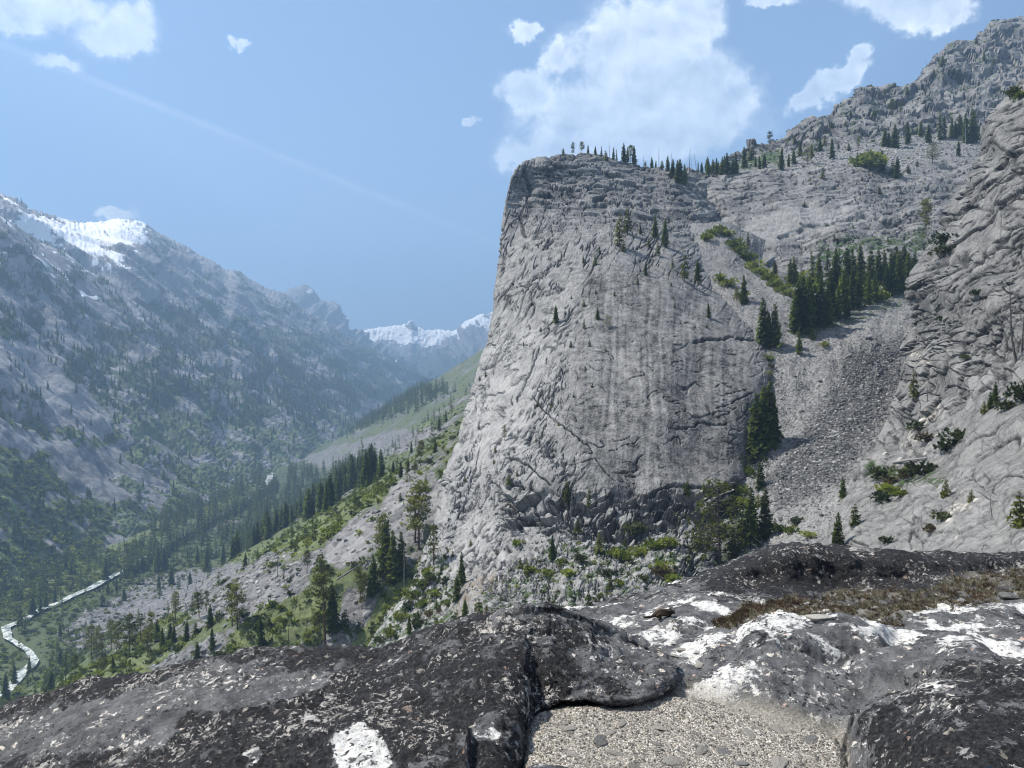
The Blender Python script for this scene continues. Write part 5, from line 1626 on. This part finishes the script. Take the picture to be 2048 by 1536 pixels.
# ------------------------------------------------------------------ masses nobody could count
def low_fir(name, seed, R=0.17, levels=5, k=6):
    r = np.random.default_rng(seed)
    g = Geo()
    for i in range(levels):
        z0 = 0.06 + 0.9 * i / levels
        z1 = min(1.0, z0 + 0.9 / levels * 1.7)
        rad = R * (1 - i / levels) ** 0.9
        ring = [(math.cos(6.28 * j / k + i) * rad * r.uniform(0.6, 1.25), math.sin(6.28 * j / k + i) * rad * r.uniform(0.6, 1.25), z0 - r.uniform(0, 0.05)) for j in range(k)]
        v = ring + [(0, 0, z1)]
        g.add(v, [(j, (j + 1) % k, k) for j in range(k)])
    return g.mesh(name, [M_FIR])


def mid_fir(name, seed, R):
    g = Geo()
    g.add(*fir_crown(seed, R, 0.06, 15, 5, 2))
    g.add(*trunk_geo(seed, 0.014, 1.0, 0, 4, 3), 1)
    return g.mesh(name, [M_FIR, M_BARK])


def low_shrub(name, seed, mat):
    g = Geo()
    g.add(*bush_crown(seed, 34, 0.75, 0.26))
    return g.mesh(name, [mat])


def rock_mesh(name, seed, mat, flat=0.7):
    import bmesh
    bm = bmesh.new()
    bmesh.ops.create_icosphere(bm, subdivisions=2, radius=0.5)
    r = np.random.default_rng(seed)
    pl = r.normal(0, 1, (9, 3))
    pl /= np.linalg.norm(pl, axis=1, keepdims=True)
    dd = r.uniform(0.26, 0.46, 9)
    for v in bm.verts:
        c = np.array(v.co)
        for p, d in zip(pl, dd):
            s = c @ p - d
            if s > 0:
                c = c - p * s
        v.co = (c[0], c[1] * 0.85, c[2] * flat)
    me = bpy.data.meshes.new(name)
    bm.to_mesh(me)
    bm.free()
    me.materials.append(mat)
    return me


def stone_mat(name, dark, light, k):
    mt, nb, bs = new_mat(name)
    oi = nb.new('ShaderNodeObjectInfo')
    co = nb.objco()
    n = nb.noise(co, k, 5, 0.7)
    t = nb.add(nb.mul(nb.sub(n, 0.5), 1.2), oi.outputs['Random'])
    nb.put(bs.inputs['Base Color'], nb.mix(nb.m('ADD', t, 0.0, clamp=True), dark, light))
    nb.put(bs.inputs['Normal'], nb.bump(n, 0.6, 0.08))
    return mt


M_STONE = stone_mat("scree_stone", (0.10, 0.10, 0.098), (0.36, 0.355, 0.34), 3.0)
M_STONED = stone_mat("dark_scree_stone", (0.045, 0.045, 0.046), (0.20, 0.20, 0.20), 3.0)
ROCKS = [rock_mesh("stone_%d" % i, 400 + i, M_STONE) for i in range(4)]
ROCKSD = [rock_mesh("dark_stone_%d" % i, 410 + i, M_STONED) for i in range(3)]


def scatter(name, pts, size, protos, tilt=0.05, squash=None):
    n = len(pts)
    me = bpy.data.meshes.new(name)
    me.vertices.add(n)
    me.vertices.foreach_set('co', np.asarray(pts, np.float32).reshape(-1))
    r = np.random.default_rng(n)
    rot = np.stack([r.normal(0, tilt, n), r.normal(0, tilt, n), r.uniform(0, 6.28, n)], -1).astype(np.float32)
    sc = np.repeat(np.asarray(size, np.float32)[:, None], 3, 1) * r.uniform(0.85, 1.2, (n, 3)).astype(np.float32)
    for k, v in (('rot', rot), ('size', sc)):
        at = me.attributes.new(k, 'FLOAT_VECTOR', 'POINT')
        at.data.foreach_set('vector', v.reshape(-1))
    at = me.attributes.new('pick', 'INT', 'POINT')
    at.data.foreach_set('value', r.integers(0, len(protos), n).astype(np.int32))
    o = link(bpy.data.objects.new(name, me))
    o['kind'] = 'stuff'
    ng = bpy.data.node_groups.new(name, 'GeometryNodeTree')
    ng.interface.new_socket('Geometry', in_out='INPUT', socket_type='NodeSocketGeometry')
    ng.interface.new_socket('Geometry', in_out='OUTPUT', socket_type='NodeSocketGeometry')
    gi, go = ng.nodes.new('NodeGroupInput'), ng.nodes.new('NodeGroupOutput')
    jn = ng.nodes.new('GeometryNodeJoinGeometry')

    def at_(nm, dt):
        nd = ng.nodes.new('GeometryNodeInputNamedAttribute')
        nd.data_type = dt
        nd.inputs[0].default_value = nm
        return nd.outputs[0]
    ro, si, pk = at_('rot', 'FLOAT_VECTOR'), at_('size', 'FLOAT_VECTOR'), at_('pick', 'INT')
    for i, pm in enumerate(protos):
        po = bpy.data.objects.new(pm.name, pm)
        inf = ng.nodes.new('GeometryNodeObjectInfo')
        inf.inputs['Object'].default_value = po
        inf.inputs['As Instance'].default_value = True
        cmp_ = ng.nodes.new('FunctionNodeCompare')
        cmp_.data_type = 'INT'
        cmp_.operation = 'EQUAL'
        ng.links.new(pk, cmp_.inputs[2])
        cmp_.inputs[3].default_value = i
        ip = ng.nodes.new('GeometryNodeInstanceOnPoints')
        ng.links.new(gi.outputs[0], ip.inputs['Points'])
        ng.links.new(cmp_.outputs[0], ip.inputs['Selection'])
        ng.links.new(inf.outputs['Geometry'], ip.inputs['Instance'])
        ng.links.new(ro, ip.inputs['Rotation'])
        ng.links.new(si, ip.inputs['Scale'])
        ng.links.new(ip.outputs[0], jn.inputs[0])
    ng.links.new(jn.outputs[0], go.inputs[0])
    md = o.modifiers.new('scatter', 'NODES')
    md.node_group = ng
    return o


def pick(X, weight, n, seed):
    """n random spots on a grid surface, by weight and true area"""
    r = np.random.default_rng(seed)
    a = np.linalg.norm(np.cross(np.gradient(X, axis=1), np.gradient(X, axis=0)), axis=-1)
    p = (np.clip(weight, 0, None) * a).reshape(-1)
    i = r.choice(p.size, n, p=p / p.sum())
    ii, jj = np.unravel_index(i, X.shape[:2])
    ii2 = np.clip(ii + 1, 0, X.shape[0] - 1)
    jj2 = np.clip(jj + 1, 0, X.shape[1] - 1)
    u, v = r.uniform(0, 1, (2, n, 1))
    return X[ii, jj] * (1 - u) * (1 - v) + X[ii2, jj] * u * (1 - v) + X[ii, jj2] * (1 - u) * v + X[ii2, jj2] * u * v, (ii, jj)


LF = [low_fir("far_fir_%d" % i, 500 + i, [0.15, 0.19, 0.13][i]) for i in range(3)]
MF = [mid_fir("valley_fir_%d" % i, 510 + i, [0.15, 0.18, 0.13, 0.16][i]) for i in range(4)]
LS = [low_shrub("low_shrub_%d" % i, 520 + i, M_SHRUB) for i in range(3)]
LB = [low_shrub("low_bush_%d" % i, 530 + i, M_BUSH) for i in range(2)]

# forest on the valley floor: the nearest trees singly, the rest as one mass
fmask = poly(jx, jy, [(225, 1160), (300, 1060), (400, 985), (500, 960), (545, 968), (575, 935), (640, 945), (740, 930), (770, 945), (760, 965), (700, 990), (620, 1040), (470, 1116), (380, 1140)], 8)
fmask = np.maximum(fmask, 0.8 * poly(jx, jy, [(560, 905), (640, 885), (760, 850), (860, 815), (900, 790), (880, 775), (760, 800), (600, 860), (520, 890)], 8))
rv = np.abs(Xg - river_x(Dg))
fmask = fmask * (1 - poly(PXg, PYg, [(538, 985), (540, 925), (560, 905), (615, 900), (620, 918), (575, 935), (566, 985)], 5))
fmask = fmask * sm(5, 9, rv) * (1 - meadow_strip)
r_ = np.random.default_rng(5)
ptsF, _ = pick(Xv, fmask, 5200, 21)
dist = ptsF[:, 1]
order = np.argsort(dist)
near = order[:95]
for q in near:
    p = ptsF[q]
    h = float(r_.uniform(13, 24))
    o = bpy.data.objects.new('fir_tree', None)
    COL.objects.link(o)
    tm, cm = VAR['fir'][int(r_.integers(0, 5))]
    for part, me in (('trunk', tm), ('crown', cm)):
        c = bpy.data.objects.new(part, me)
        c.parent = o
        COL.objects.link(c)
    o.location = tuple(float(v) for v in p)
    o.scale = (h, h, h)
    o.rotation_euler = (0, 0, float(r_.uniform(0, 6.28)))
    o['category'] = 'tree'
    o['group'] = 'trees of the valley forest'
    o['label'] = 'dark conical fir in the dense forest on the valley floor beyond the grey talus fan'
smask = poly(jx, jy, [(740, 930), (800, 880), (880, 830), (955, 755), (975, 775), (950, 840), (890, 905), (800, 970)], 10) * (0.35 + 0.65 * sm(-0.1, 0.3, fbm(Xg / 40, Dg / 40, 3, 66))) * (Dg > 430)
ptsS, _ = pick(Xv, smask, 330, 24)
scatter("slope_trees", ptsS, r_.uniform(5, 13, 330) * np.clip(ptsS[:, 1] / 650, 0.7, 1.5), MF)
Yb = r_.uniform(790, 1420, 420)
Xb_ = river_x(Yb) + r_.uniform(6, 20, 420)
scatter("riverside_trees", np.stack([Xb_, Yb, valley_z(Xb_, Yb) - 0.3], -1), r_.uniform(10, 22, 420), MF)
rest = order[95:]
scatter("valley_forest", ptsF[rest], r_.uniform(14, 30, len(rest)), MF)

# left bank and both walls of the valley
lmask = poly(jx, jy, [(-20, 1240), (-20, 1000), (80, 1040), (200, 1120), (330, 1060), (460, 1000), (520, 950), (530, 945), (520, 965), (340, 1010), (300, 1130), (220, 1160), (120, 1200), (20, 1270)], 10) * sm(5, 10, rv)
ptsL, ij = pick(Xv, lmask, 300, 22)
scatter("left_bank_forest", ptsL, r_.uniform(9, 21, 300), MF)
ptsL, ij = pick(Xv, lmask, 2600, 23)
scatter("left_bank_brush", ptsL, r_.uniform(1.5, 5.0, 2600), LS)


# woods on the mountains across the valley: denser where their ground is dark with needles
def wooded(key, Xm, PXm, PYm, att, n, smin, smax, seed):
    w_ = sm(0.30, 0.75, att['veg'] + 0.5 * fbm(PXm / 9, PYm / 9, 3, seed)) * (1 - att['hue'] * 0.6) + 0.03
    w_ = w_ * sm(4, 22, Xm[..., 2] - floor_z(Xm[..., 1]))
    # spread by how much is seen, not by ground far behind
    pts, _ = pick(Xm, w_ * np.clip(2600 / Xm[..., 1], 0.5, 3.0) ** 0.7 * (1 - 0.86 * sm(780, 900, PYm)) * (1 - 0.85 * sm(60, 420, Xm[..., 2])), n, seed)
    rr = np.random.default_rng(seed)
    return scatter(key, pts, rr.uniform(smin, smax, n) * np.clip(pts[:, 1] / 1800, 0.8, 1.25), LF, 0.03)


wooded("spur_woods", *KEEP['left_spur'], 3600, 8, 20, 31)
wooded("mountain_woods", *KEEP['left_mountain'], 3600, 10, 24, 32)
# green brush low on the spur
Xm, PXm, PYm, att = KEEP['left_spur']
w_ = sm(0.35, 0.8, att['veg']) * sm(0.35, 0.7, att['hue']) * sm(1, 12, Xm[..., 2] - floor_z(Xm[..., 1]) + 8)
pts, _ = pick(Xm, w_ * np.clip(1500 / Xm[..., 1], 0.3, 3) ** 1.5, 5200, 33)
scatter("spur_brush", pts, r_.uniform(2.5, 7.0, 5200), LS + LB[:1], 0.1)

# saplings on the near slope, brush and trees along the lower river
wsp = (0.25 + sm(-0.1, 0.3, fbm(Xg / 45, Dg / 45, 3, 67))) * (Dg > 260) * (Dg < 1000) * (PXg < 880) * (Zg - floor_z(Dg) > 2) * np.clip(600 / Dg, 0.3, 2) * (1 - 0.5 * talus)
pts, _ = pick(Xv, wsp, 300, 42)
scatter("slope_saplings", pts, r_.uniform(3.5, 9.5, 300), MF, 0.04)
wrv = sm(7, 11, rv) * sm(120, 40, rv) * (Dg < 900) * (Zg - floor_z(Dg) < 25)
pts, _ = pick(Xv, wrv, 1500, 43)
scatter("river_brush", pts, r_.uniform(1.5, 5.0, 1500), LS + LB, 0.1)
pts, _ = pick(Xv, wrv, 110, 44)
scatter("river_flat_trees", pts, r_.uniform(9, 19, 110), MF, 0.04)

# brush and stones on the near slope
wsh = np.clip(valley_veg - 0.35, 0, 1) * np.clip(700 / Dg, 0.1, 4.0) ** 2 * (Dg < 2200) * (PXg < 960)
pts, _ = pick(Xv, (wsh + 0.12 * np.clip(700 / Dg, 0.1, 4.0) ** 2 * (Dg < 1500) * (PXg < 940)) * sm(8, 14, rv), 9500, 34)
scatter("slope_brush", pts, r_.uniform(0.8, 3.0, 9500), LS + LB, 0.1)
wta = (talus + 0.25 * (1 - np.clip(valley_veg, 0, 1))) * np.clip(600 / Dg, 0.1, 4.0) ** 2 * (Dg < 1800) * (Dg > 150) * (PXg < 960)
pts, _ = pick(Xv, wta * sm(8, 14, rv), 9000, 35)
scatter("talus_stones", pts, 0.4 + 2.0 * r_.uniform(0, 1, 9000) ** 4, ROCKS + ROCKSD[:1], 0.5)
wsc = sm(1380, 1440, PXs) * (1.2 - darkz)
pts, _ = pick(Xg2, np.clip(wsc - 0.2, 0.03, None), 15000, 36)
scatter("scree_stones", pts, 0.14 + 0.7 * r_.uniform(0, 1, 15000) ** 4, ROCKS, 0.5)
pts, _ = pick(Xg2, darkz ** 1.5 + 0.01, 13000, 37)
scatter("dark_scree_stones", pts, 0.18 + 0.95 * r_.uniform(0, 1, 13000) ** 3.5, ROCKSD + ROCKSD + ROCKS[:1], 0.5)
pts, _ = pick(Xw, bench * sm(1540, 1620, PXw), 3200, 38)
scatter("bench_stones", pts, 0.5 + 1.9 * r_.uniform(0, 1, 3200) ** 3, ROCKS, 0.5)
pts, _ = pick(Xd, foot * sm(1450, 1380, PX) + 0.15 * ledges, 2600, 39)
scatter("foot_stones", pts, 0.18 + 0.9 * r_.uniform(0, 1, 2600) ** 3, ROCKS, 0.5)
pts, _ = pick(Xd, np.clip(veg_d, 0, 1) * (foot + 0.8 * lowleft), 1500, 40)
scatter("foot_brush", pts, r_.uniform(0.3, 1.2, 1500), LS + LB + LB, 0.1)
pts, _ = pick(Xw, np.clip(veg_w - 0.1, 0, 1), 1500, 41)
scatter("wall_brush", pts, r_.uniform(0.5, 2.2, 1500), LB + LS[:1], 0.1)


# ------------------------------------------------------------------ single stones, logs and the animal on the ledge
def stone(name, me, loc, scale, rot, label, cat, group=None):
    o = bpy.data.objects.new(name, me)
    COL.objects.link(o)
    o.location = loc
    o.scale = scale
    o.rotation_euler = rot
    o['label'], o['category'] = label, cat
    if group:
        o['group'] = group
    return o


M_FLAKE = stone_mat("sand_flake", (0.19, 0.178, 0.155), (0.34, 0.32, 0.285), 6.0)
M_SLATE = stone_mat("grey_flake", (0.12, 0.118, 0.112), (0.21, 0.205, 0.195), 6.0)
M_PALE = stone_mat("pale_stone", (0.30, 0.285, 0.25), (0.52, 0.50, 0.45), 6.0)
M_CRUST = lichen_mat("white_crusted_rock", -0.10, 0.16, 3.0)
FLK = [rock_mesh("flake_%d" % i, 600 + i, M_FLAKE, 0.9) for i in range(4)]
SLT = [rock_mesh("grey_flake_%d" % i, 610 + i, M_SLATE, 0.9) for i in range(2)]
PAL = [rock_mesh("pale_stone_%d" % i, 620 + i, M_PALE, 0.9) for i in range(2)]
_s = np.random.default_rng(12)
FL = [(1205, 1478, 62, 'S', "long grey flake lying in the middle of the sand hollow"), (1221, 1464, 34, 'F', "small tan flake just above the long grey one on the sand"),
      (1138, 1456, 30, 'F', "tan flake near the left end of the sand hollow"), (1238, 1506, 44, 'F', "broad tan flake below the long grey one on the sand"),
      (1246, 1444, 30, 'F', "tan flake under the rock lip at the back of the sand"), (1322, 1456, 30, 'F', "tan flake in the back centre of the sand hollow"),
      (1312, 1486, 26, 'F', "small flake in the centre of the sand hollow"), (1404, 1500, 40, 'F', "tan flake left of the dark blue-grey stone on the sand"),
      (1450, 1502, 42, 'S', "dark blue-grey stone on the right of the sand"), (1434, 1462, 36, 'F', "tan flake behind the dark blue-grey stone on the sand"),
      (1500, 1466, 36, 'F', "flat tan flake on the right back of the sand"), (1620, 1474, 46, 'D', "dark brown chunk near the right rim of the sand"),
      (1556, 1458, 40, 'F', "tan flake beside the dark brown chunk on the sand"), (1480, 1526, 32, 'S', "grey flake at the front right of the sand"),
      (1350, 1520, 44, 'F', "tan flake at the front centre of the sand"), (1560, 1524, 50, 'F', "long tan flake at the front right of the sand"),
      (1145, 1505, 34, 'F', "tan flake at the front left of the sand hollow"), (1270, 1530, 40, 'F', "tan flake at the very front of the sand")]
for i, (x, y, wpx, k, lab) in enumerate(FL):
    p = on('sand', x, y)
    w_ = wpx * float(p[1]) / F
    me = SLT[i % 2] if k in 'SD' else FLK[i % 4]
    stone('stone', me, (p[0], p[1], p[2] + 0.001), (w_ * 1.25, w_ * float(_s.uniform(0.55, 0.95)), w_ * 0.20), (float(_s.normal(0, .08)), float(_s.normal(0, .08)), float(_s.uniform(0, 6.28))), lab, 'stone', 'stones on the sand')
for i, (x, y, wpx, lab) in enumerate([(1347, 1284, 16, "small pale stone on the ledge behind the rock lip, topmost"), (1362, 1300, 30, "flat pale slab on the ledge behind the rock lip"),
                                      (1392, 1303, 20, "pinkish round stone on the ledge beside the flat pale slab"), (1352, 1312, 24, "thin pale chip in front of the flat slab on the ledge"),
                                      (1400, 1330, 30, "large pale chip nearest the sand on the ledge")]):
    p = on('ledge', x, y)
    w_ = wpx * float(p[1]) / F
    stone('stone', PAL[i % 2], (p[0], p[1], p[2] + 0.003), (w_ * 1.1, w_ * 0.8, w_ * 0.34), (0, 0, float(_s.uniform(0, 6.28))), lab, 'stone', 'loose stones on the ledge')
p = on('ledge', 2018, 1196)
stone('stone', SLT[0], (p[0], p[1], p[2] + 0.01), (0.16, 0.12, 0.06), (0, 0, 0.4), "flat grey stone lying on the dry moss at the right", 'stone', 'loose stones on the ledge')
p = on('ledge', 1640, 1236)
stone('stone', PAL[1], (p[0], p[1], p[2] + 0.008), (0.17, 0.14, 0.035), (0, 0, 0.2), "flat tan slab in front of the dry moss", 'stone', 'loose stones on the ledge')
wr = rock_mesh("crusted_boulder", 640, M_CRUST, 0.8)
p = on('sand', 1120, 1560)
stone('boulder', wr, (float(p[0]), float(p[1]) - 0.03, float(p[2]) + 0.0), (0.36, 0.26, 0.20), (0, 0, 0.3), "rounded white-crusted rock at the front edge of the sand", 'boulder')

# large loose blocks on the scree and slopes, each its own
_bl = [('scree', 1602, 820, 14), ('scree', 1650, 790, 10), ('scree', 1662, 874, 12), ('scree', 1700, 838, 12), ('scree', 1590, 925, 12), ('scree', 1622, 906, 14), ('scree', 1668, 925, 14),
       ('scree', 1640, 760, 10), ('scree', 1738, 676, 12), ('scree', 1575, 980, 14), ('scree', 1560, 1040, 14), ('scree', 1700, 712, 12), ('scree', 1767, 711, 12), ('scree', 1605, 1010, 12)]
_bl.sort(key=lambda t: t[1])
for i, (sf, x, y, wpx) in enumerate(_bl):
    p = on(sf, x, y)
    w_ = wpx * float(p[1]) / F
    lab = "grey boulder lying on the open scree slope, " + ("leftmost" if i == 0 else "rightmost" if i == len(_bl) - 1 else ORD[i] + " from left")
    stone('boulder', (ROCKS + ROCKSD)[i % 7], (p[0], p[1], p[2] + 0.1 * w_), (w_ * 1.2, w_, w_ * 0.9), (0.2, 0.1, float(_s.uniform(0, 6.28))), lab, 'boulder', 'boulders on the scree')
_bp = [(1842, 838, 26), (1868, 872, 30), (1838, 880, 22), (1822, 905, 30), (1850, 905, 20), (1800, 918, 22), (1898, 1040, 26), (1925, 1018, 24), (1950, 1000, 22), (1770, 905, 18), (1752, 915, 22), (1912, 1075, 24)]
_bp.sort()
M_WHITE = stone_mat("fresh_pale_granite", (0.24, 0.23, 0.21), (0.46, 0.44, 0.40), 3.0)
WRK = [rock_mesh("pale_block_%d" % i, 650 + i, M_WHITE, 0.7) for i in range(3)]
for i, (x, y, wpx) in enumerate(_bp):
    p = on('butt', x, y)
    w_ = wpx * float(p[1]) / F
    lab = "pale fresh-broken block on the near buttress, " + ("leftmost" if i == 0 else "rightmost" if i == len(_bp) - 1 else ORD[i] + " from left")
    stone('boulder', WRK[i % 3], (p[0], p[1], p[2]), (w_ * 0.75, w_ * 0.5, w_ * 0.36), (0.3, -0.5, 0.4), lab, 'boulder', 'pale blocks on the buttress')


def log(surf, a, b, r_px, label, mat):
    p, q = on(surf, *a).astype(float), on(surf, *b).astype(float)
    rr = r_px * p[1] / F
    p[2] += rr * 0.7
    q[2] += rr * 0.7
    mid = (p + q) / 2 + np.array([0, 0, rr * 0.3])
    v, f = tube([p * 0 , mid - p, q - p], [rr, rr * 0.8, rr * 0.45], 7)
    g = Geo()
    g.add(v, f)
    o = bpy.data.objects.new('fallen_log', g.mesh('fallen_log', [mat]))
    COL.objects.link(o)
    o.location = tuple(p)
    o['label'], o['category'], o['group'] = label, 'log', 'fallen logs'


log('scree', (1556, 569), (1569, 588), 2.0, "bleached log lying at the edge of the bright shrubs", M_DEAD)
log('scree', (1472, 513), (1457, 536), 1.6, "thin bleached log across the upper boulder chute", M_DEAD)
log('butt', (1788, 925), (1852, 918), 3.0, "bent grey log above the shrubs on the near buttress", M_DEAD)
log('butt', (1866, 905), (1876, 880), 2.2, "short pale log standing slanted on the near buttress", M_DEAD)
log('valley', (676, 1160), (735, 1120), 1.5, "thin pale log on the slope left of the dome", M_DEAD)


def lean_snag(surf, x, y, hpx, tilt, var, label, mat=None):
    k = len(PLACED)
    p = on(surf, x, y)
    h = hpx * float(p[1]) / F
    tm, cm = VAR['snag'][var]
    o = bpy.data.objects.new('dead_tree', None)
    COL.objects.link(o)
    for part, me in (('trunk', tm), ('branches', cm)):
        c = bpy.data.objects.new(part, me)
        c.parent = o
        COL.objects.link(c)
        if part == 'branches':
            c['kind'] = 'stuff'
    o.location = tuple(float(v) for v in p)
    o.scale = (h * 1.1, h * 1.1, h)
    o.rotation_euler = (0, tilt, 1.0 * 0)
    o['category'], o['label'], o['group'] = 'dead tree', label, 'dead trees on the near buttress'


lean_snag('butt', 2030, 722, 165, -0.16, 1, "tall leaning charred trunk at the right of the near buttress")
lean_snag('butt', 2042, 700, 120, 0.03, 3, "upright charred trunk at the far right of the near buttress")
lean_snag('butt', 1982, 1036, 58, -0.15, 5, "short crooked black stub low on the near buttress")

# dry moss and bleached grass on the ledge
def tuft_mesh(name, seed, mat, n=12, spread=0.5):
    r = np.random.default_rng(seed)
    v, f = [], []
    for i in range(n):
        a = r.uniform(0, 6.28)
        b0 = np.array([r.normal(0, 0.25), r.normal(0, 0.25), 0])
        tip = b0 + np.array([math.cos(a) * r.uniform(0.1, spread), math.sin(a) * r.uniform(0.1, spread), r.uniform(0.4, 1.0)])
        s = np.array([-math.sin(a), math.cos(a), 0]) * 0.07
        k = len(v)
        v += [b0 - s, b0 + s, (b0 + tip) / 2 + np.array([0, 0, 0.12]) + s * 0.6, tip]
        f += [(k, k + 1, k + 2), (k, k + 2, k + 3)]
    return mesh_from(name, v, f, [mat])


M_STRAW = leaf_mat("bleached_grass", (0.17, 0.145, 0.10), (0.38, 0.34, 0.25), trans=0.3)
M_MOSS = leaf_mat("dry_moss", (0.04, 0.026, 0.018), (0.14, 0.10, 0.062), trans=0.2)
M_SAGE = leaf_mat("grey_green_moss", (0.07, 0.07, 0.04), (0.20, 0.20, 0.125), trans=0.2)
TU = [tuft_mesh("straw_%d" % i, 700 + i, M_STRAW) for i in range(2)] + [tuft_mesh("moss_%d" % i, 710 + i, M_MOSS, 16, 0.8) for i in range(2)] + [tuft_mesh("sage_%d" % i, 720 + i, M_SAGE, 16, 0.8) for i in range(1)]
pts, _ = pick(Xf, patch_gr * sm(-0.55, 0.1, fbm(PXf / 60, PYf / 16, 3, 350)), 15000, 51)
scatter("dry_grass", pts, r_.uniform(0.010, 0.030, 15000), TU, 0.25)
pts, _ = pick(Xf, poly(PXf, PYf, [(1425, 1240), (1480, 1222), (1560, 1206), (1600, 1206), (1500, 1232), (1440, 1250)], 6), 4500, 52)
scatter("brown_moss", pts, r_.uniform(0.010, 0.024, 4500), TU[2:4], 0.25)
pts, _ = pick(Xs, (m_in > 0.4) * 1.0, 9000, 53)
scatter("coarse_grit", pts, 0.003 + 0.012 * r_.uniform(0, 1, 9000) ** 4, [FLK[0], FLK[1], PAL[0], SLT[0]], 0.6)

# chipmunk crouching on the ledge, seen from its side, head to the right
cp = on('ledge', 1326, 1236)
ch = bpy.data.objects.new('chipmunk', None)
COL.objects.link(ch)
ch.empty_display_size = 0.05
ch.location = (float(cp[0]), float(cp[1]), float(cp[2]) + 0.001)
ch['category'] = 'animal'
ch['label'] = "small dark striped chipmunk crouching on the ledge, facing right"
cv = [(-0.030, 0, 0.034), (-0.010, 0, 0.040), (0.014, 0, 0.036), (0.032, 0, 0.034), (0.047, 0, 0.042), (0.060, 0, 0.038), (0.069, 0, 0.033),   # spine, head, snout
      (-0.046, 0, 0.024), (-0.062, 0.004, 0.012), (-0.085, 0.008, 0.008), (-0.110, 0.006, 0.007),                                    # tail
      (-0.026, 0.016, 0.020), (-0.010, 0.019, 0.010), (-0.030, 0.020, 0.003), (-0.014, 0.021, 0.002),
      (-0.026, -0.016, 0.020), (-0.010, -0.019, 0.010), (-0.030, -0.020, 0.003), (-0.014, -0.021, 0.002),
      (0.034, 0.011, 0.020), (0.030, 0.013, 0.009), (0.044, 0.014, 0.002),
      (0.036, -0.011, 0.020), (0.036, -0.013, 0.008), (0.056, -0.014, 0.002)]
ce = [(0, 1), (1, 2), (2, 3), (3, 4), (4, 5), (5, 6), (0, 7), (7, 8), (8, 9), (9, 10), (0, 11), (11, 12), (12, 13), (13, 14), (0, 15), (15, 16), (16, 17), (17, 18),
      (3, 19), (19, 20), (20, 21), (3, 22), (22, 23), (23, 24)]
cr = [.024, .025, .021, .015, .015, .0105, .0055, .013, .0065, .0075, .003, .012, .008, .0045, .004, .012, .008, .0045, .004, .008, .0052, .0038, .008, .0052, .0038]
cm_ = bpy.data.meshes.new('body')
cm_.from_pydata(cv, ce, [])
mt, nb, bs = new_mat("chipmunk_fur")
co = nb.objco()
sp_ = nb.new('ShaderNodeSeparateXYZ')
nb.l.new(co, sp_.inputs[0])
st = nb.m('SINE', nb.mul(sp_.outputs[1], 520.0))
fur = nb.noise(nb.mapping(co, (60, 160, 160)), 4.0, 5, 0.7)
c_f = nb.mix(nb.ss(st, 0.2, 0.7), (0.016, 0.012, 0.009), (0.075, 0.052, 0.032))
c_f = nb.mix(nb.ss(sp_.outputs[2], 0.014, 0.024), (0.030, 0.022, 0.015), c_f)
nb.put(bs.inputs['Base Color'], nb.mix(fur, nb.vm('SCALE', c_f, scale=0.6), nb.vm('SCALE', c_f, scale=1.3)))
nb.put(bs.inputs['Normal'], nb.bump(fur, 0.6, 0.002))
cm_.materials.append(mt)
body = bpy.data.objects.new('body', cm_)
body.parent = ch
COL.objects.link(body)
sk_ = body.modifiers.new('skin', 'SKIN')
for i, v in enumerate(cm_.skin_vertices[0].data):
    v.radius = (cr[i], cr[i])
    v.use_root = (i == 0)
sb = body.modifiers.new('smooth', 'SUBSURF')
sb.levels = sb.render_levels = 2
mt2, nb2, bs2 = new_mat("chipmunk_eye")
bs2.inputs['Base Color'].default_value = (0.004, 0.004, 0.004, 1)
bs2.inputs['Roughness'].default_value = 0.1
import bmesh


def ball(name, loc, r, mat, parent, sc=(1, 1, 1)):
    bm = bmesh.new()
    bmesh.ops.create_icosphere(bm, subdivisions=2, radius=r)
    for v in bm.verts:
        v.co = (v.co.x * sc[0], v.co.y * sc[1], v.co.z * sc[2])
    me = bpy.data.meshes.new(name)
    bm.to_mesh(me)
    bm.free()
    me.materials.append(mat)
    o = bpy.data.objects.new(name, me)
    o.location = loc
    o.parent = parent
    COL.objects.link(o)


for sy in (-1, 1):
    ball('eye', (0.055, 0.0105 * sy, 0.043), 0.0028, mt2, ch)
    ball('ear', (0.043, 0.009 * sy, 0.057), 0.0062, mt, ch, (0.5, 0.8, 1.1))


# ------------------------------------------------------------------ air
def box_mesh(name, lo, hi):
    v = [(x, y, z) for x in (lo[0], hi[0]) for y in (lo[1], hi[1]) for z in (lo[2], hi[2])]
    f = [(0, 1, 3, 2), (4, 6, 7, 5), (0, 4, 5, 1), (2, 3, 7, 6), (0, 2, 6, 4), (1, 5, 7, 3)]
    return mesh_from(name, v, f)


hm = bpy.data.materials.new("haze")
hm.use_nodes = True
hn = NB(hm.node_tree)
for nd in list(hn.n):
    hn.n.remove(nd)
ho = hn.new('ShaderNodeOutputMaterial')
pv = hn.new('ShaderNodeVolumePrincipled')
pv.inputs['Color'].default_value = (0.40, 0.645, 1.0, 1.0)
pv.inputs['Density'].default_value = HAZE_DENSITY
pv.inputs['Anisotropy'].default_value = 0.15
hn.l.new(pv.outputs[0], ho.inputs['Volume'])
zlo = min(float(o.bound_box[0][2]) for o in SC.objects if o.type == 'MESH') - 1.0
zhi = max(float(max(c[2] for c in o.bound_box)) for o in SC.objects if o.type == 'MESH') + 15.0
hz = box_mesh("haze", (-3600, -60, zlo), (2600, 12600, zhi))
hz.materials.append(hm)
ho_ = link(bpy.data.objects.new("haze", hz))
ho_['kind'] = 'stuff'
